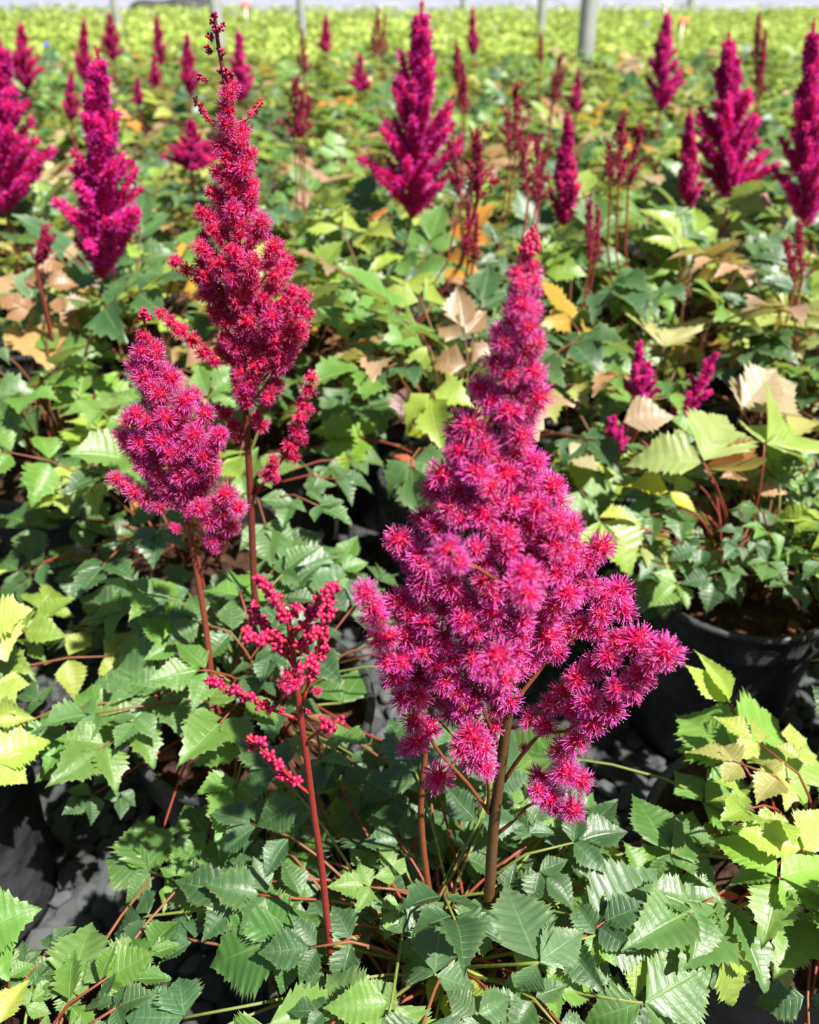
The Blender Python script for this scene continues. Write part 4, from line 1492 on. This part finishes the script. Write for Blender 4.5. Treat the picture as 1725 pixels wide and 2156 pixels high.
lone_leaf(0, 0, (800, 740), .31, [(720, 760, .31), (860, 720, .31), (800, 690, .32)], (0.1, 0.22, 0.07))
lone_leaf(0, 0, (160, 760), .34, [(190, 690, .35), (260, 730, .34), (130, 830, .33)], (0.108, 0.238, 0.043))
lone_leaf(0, 0, (200, 830), .33, [(120, 870, .32), (250, 780, .34), (290, 840, .33)], (0.144, 0.274, 0.05))

for jp, zz, tips in [((60, 1110), .25, [(10, 1060, .25), (130, 1070, .25), (70, 1180, .23)]), ((170, 1090), .25, [(120, 1040, .25), (240, 1060, .25), (190, 1160, .23)]),
                     ((40, 1200), .22, [(-20, 1170, .22), (110, 1190, .22), (40, 1260, .20)]), ((150, 1190), .22, [(100, 1150, .22), (220, 1180, .22), (150, 1260, .20)]),
                     ((230, 1130), .24, [(200, 1070, .24), (300, 1110, .24), (250, 1200, .22)])]:
    lone_leaf(0, 0, jp, zz, tips, (.045, .11, .035))

# ------------------------------------------------------------------ gravel
def stone_mesh(seed, sph):
    rg = random.Random(seed)
    ph = [rand_dir(rg) * rg.uniform(1, 2.4) for _ in range(4)]
    mb = MB()
    vs = []
    for v in sph[0]:
        k = rg.uniform(.9, 1.06) + sum(.12 * math.sin(v.dot(p) * 2 + i) for i, p in enumerate(ph))
        vs.append(Vector((v.x * k * 1.2, v.y * k * .95, v.z * k * .68)))
    mb.add(vs, sph[1])
    return mb


ST_MB = [stone_mesh(500 + i, SPH1) for i in range(8)]
ST = [m.mesh('stone', [M_STONE], smooth=False) for m in ST_MB]


def on_pot(x, y, m=.0):
    return any(math.hypot(x - a, y - b) < POT_R * .8 + m for a, b in taken)


rg = random.Random(61)
spots = []
REG = [((50, 330), (1690, 1990), 130), ((1270, 1450), (1620, 1800), 60), ((690, 900), (1240, 1560), 70), ((1580, 1725), (1400, 1540), 30), ((400, 620), (2020, 2150), 10)]
for (xa, xb), (ya, yb), n in REG:
    c = 0
    for _ in range(6000):
        if c >= n:
            break
        q = Pz(rg.uniform(xa, xb), rg.uniform(ya, yb), .004)
        if on_pot(q.x, q.y, .012) or any((q.x - a) ** 2 + (q.y - b) ** 2 < .015 ** 2 for a, b in spots):
            continue
        spots.append((q.x, q.y))
        c += 1
for x, y in spots:
    s = rg.uniform(.0085, .0135)
    M = Matrix.Translation((x, y, s * .62 + rg.uniform(0, .004))) @ Matrix.Rotation(rg.uniform(0, 6.28), 4, 'Z') @ Matrix.Rotation(rg.uniform(-.4, .4), 4, 'X') @ Matrix.Diagonal((s, s, s, 1))
    new_obj('stone', rg.choice(ST[:6]), ground, M)
mb = MB()
for _ in range(5200):
    y = .05 + 2.2 * rg.random() ** 1.5
    x = rg.uniform(-1, 1) * (.5 * y + .35)
    if on_pot(x, y, .006) or any((x - a) ** 2 + (y - b) ** 2 < .013 ** 2 for a, b in spots):
        continue
    s = rg.uniform(.006, .011)
    M = Matrix.Translation((x, y, s * .35)) @ Matrix.Rotation(rg.uniform(0, 6.28), 4, 'Z') @ Matrix.Diagonal((s, s, s, 1))
    b = MB()
    b.v, b.f = ICO_V, ICO_F
    k = rg.uniform(.7, 1.2)
    mb.add([M @ Vector((v.x * 1.2, v.y, v.z * .7)) for v in ICO_V], ICO_F)
gr = new_obj('gravel', mb.mesh('gravel', [M_STONE], smooth=False), ground)
gr['kind'] = 'stuff'

# ------------------------------------------------------------------ yellow-green field behind the bed
def field_plant_mb(seed, n, simple=False):
    rg = random.Random(seed)
    mb = MB()
    for i in range(n):
        a = rg.uniform(0, 6.28)
        h = rg.uniform(.12, .33)
        r = .16 * math.sqrt(rg.random()) * (1.15 - h)
        p = Vector((r * math.cos(a), r * math.sin(a), h))
        el = rg.uniform(-.2, .9)
        d = Vector((math.cos(a + rg.uniform(-.8, .8)) * math.cos(el), math.sin(a + rg.uniform(-.8, .8)) * math.cos(el), math.sin(el)))
        L, w = rg.uniform(.05, .085), rg.uniform(.015, .024)
        x, y = frame_of(d)
        s = (x + y * rg.uniform(-.4, .4)).normalized()
        c = lerp3((.17, .30, .035), (.46, .54, .12), rg.random() ** .8)
        q = p + d * L * .5 + Vector((0, 0, .006))
        e = p + d * L - Vector((0, 0, .01))
        mb.add([p, q - s * w, q + s * w, e], [(0, 1, 3, 2)] if simple else [(0, 1, 2), (1, 3, 2)], 0, None, [c] * 4)
    if not simple:
        for i in range(5):
            a = rg.uniform(0, 6.28)
            tube(mb, [Vector((0, 0, 0)), Vector((.08 * math.cos(a), .08 * math.sin(a), .22))], [.004, .002], 4, 0, False, (.20, .26, .06))
    return mb


FP_MB = [field_plant_mb(600 + i, 90) for i in range(4)]
FP = [m.mesh('field_plant', [M_FIELD]) for m in FP_MB]
FS_MB = [field_plant_mb(620 + i, 42, True) for i in range(3)]
rg = random.Random(71)
cells = []
yy = BED_END + .22
while yy < 13.2:
    half = .52 * yy + 1.4
    nx = int(half / .29) + 1
    for i in range(-nx, nx + 1):
        x = i * .29 + rg.uniform(-.06, .06)
        if abs(x) < half:
            cells.append((x, yy + rg.uniform(-.06, .06)))
    yy += .29
stuff = MB()
BLUE = MB()
ball(BLUE, Vector((0, 0, 0)), .016, (.12, .14, .75), SPH1)
ball(BLUE, Vector((.02, 0, -.01)), .012, (.16, .16, .8), SPH1)
BLUE_ME = BLUE.mesh('blossom', [M_BUD])
field_objs = []
n_single = 0
for (x, y) in cells:
    s = rg.uniform(.9, 1.15)
    M = Matrix.Translation((x, y, 0)) @ Matrix.Rotation(rg.uniform(0, 6.28), 4, 'Z') @ Matrix.Scale(s, 4)
    if n_single < 300 and abs(x) < .51 * y + .05:
        n_single += 1
        f = new_obj('bedding_plant', rg.choice(FP), None, M)
        k = rg.uniform(.85, 1.15)
        f.color = (k, k, k, 1)
        tag(f, 'bushy yellow-green plant in the field behind the astilbe bed', 'plant', 'yellow-green plants of the field')
        field_objs.append(f)
    else:
        stuff.add_mb(rg.choice(FS_MB), M)
fs = new_obj('field_foliage', stuff.mesh('field_foliage', [M_FIELD]))
tag(fs, 'yellow-green foliage filling the far end of the field', 'foliage', kind='stuff')
for px, py in [(1280, 108), (1495, 135), (1627, 132), (1270, 50), (120, 75), (147, 97), (1545, 100)]:
    q = Pz(px, py, .34)
    b = min(field_objs, key=lambda o: (o.location.x - q.x) ** 2 + (o.location.y - q.y) ** 2)
    new_obj('blossom', BLUE_ME, b, Matrix.Translation((rg.uniform(-.05, .05), rg.uniform(-.1, 0), .33)))

# ------------------------------------------------------------------ posts and things at the far end
def post(px, py, y, r, label, h=2.3):
    q = Py(px, py, y)
    e = bpy.data.objects.new('support_post', None)
    COL.objects.link(e)
    e.location = (q.x, y, 0)
    tag(e, label, 'post', 'steel posts of the growing area')
    mb = MB()
    lathe(mb, [(r * 1.0, 0), (r, .4), (r, h), (r * .6, h + .004), (0.0, h + .004)], 24)
    new_obj('pipe', mb.mesh('pipe', [M_POST]), e)
    c = MB()
    lathe(c, [(r, .03), (r * 1.22, .03), (r * 1.22, .16), (r, .16)], 24)
    new_obj('ground_sleeve', c.mesh('ground_sleeve', [M_POST]), e)


post(1228, 150, 4.33, .040, 'thickest grey steel post, right of centre')
post(458, 60, 5.6, .038, 'grey steel post behind the tip of the tallest plume')
post(635, 40, 7.6, .034, 'thin grey steel post left of the small dark crimson plume')
post(1140, 40, 7.4, .037, 'thin grey steel post just left of the thickest post')
post(245, 30, 7.8, .032, 'thin grey steel post behind the stout crimson far plume')
post(1452, 20, 13.0, .045, 'short-looking pale post at the far edge of the field')
post(976, 10, 13.1, .04, 'faint pale post beyond the small pointed pink plume')

mb = MB()
tube(mb, [Vector((x, 17.0 + .15 * math.sin(x), .07 + .03 * math.sin(x * 2.1))) for x in np.linspace(2.5, 22, 40)], .09, 8)
ed = new_obj('edging_pipe', mb.mesh('edging_pipe', [M_DARK]))
tag(ed, 'dark pipe lying along the pale sheeting at the far end', 'pipe')
mb = MB()
q = Pz(375, 12, .1)
vs = []
for v in SPH2[0]:
    vs.append(Vector((q.x + v.x * 1.1, q.y + v.y * .5, .05 + max(-.05, v.z * .22 * (1 + .3 * math.sin(v.x * 5))))))
mb.add(vs, SPH2[1])
hp = new_obj('sheeting_heap', mb.mesh('sheeting_heap', [M_DARK]))
tag(hp, 'low dark heap of folded sheeting at the far end', 'heap')


def marker(px, py, z, col_mat, label):
    q = Pz(px, py, z)
    e = bpy.data.objects.new('plant_marker', None)
    COL.objects.link(e)
    e.location = (q.x, q.y, 0)
    tag(e, label, 'marker')
    mb = MB()
    tube(mb, [Vector((0, 0, 0)), Vector((0, 0, z))], .008, 6)
    new_obj('stake', mb.mesh('stake', [M_WHITE]), e)
    mb = MB()
    vs = [Vector((x, y, zz)) for x in (-.035, .035) for y in (-.004, .004) for zz in (z - .03, z + .04)]
    mb.add(vs, [(0, 1, 3, 2), (4, 6, 7, 5), (0, 4, 5, 1), (2, 3, 7, 6), (0, 2, 6, 4), (1, 5, 7, 3)])
    new_obj('plate', mb.mesh('plate', [col_mat]), e)


marker(1438, 50, .40, M_ORANGE, 'small orange marker standing in the field')
marker(517, 14, .45, M_ORANGE, 'small orange marker at the far edge behind the tallest plume')
marker(1404, 9, .45, M_WHITE, 'small white marker at the far edge above the pointed crimson plume')
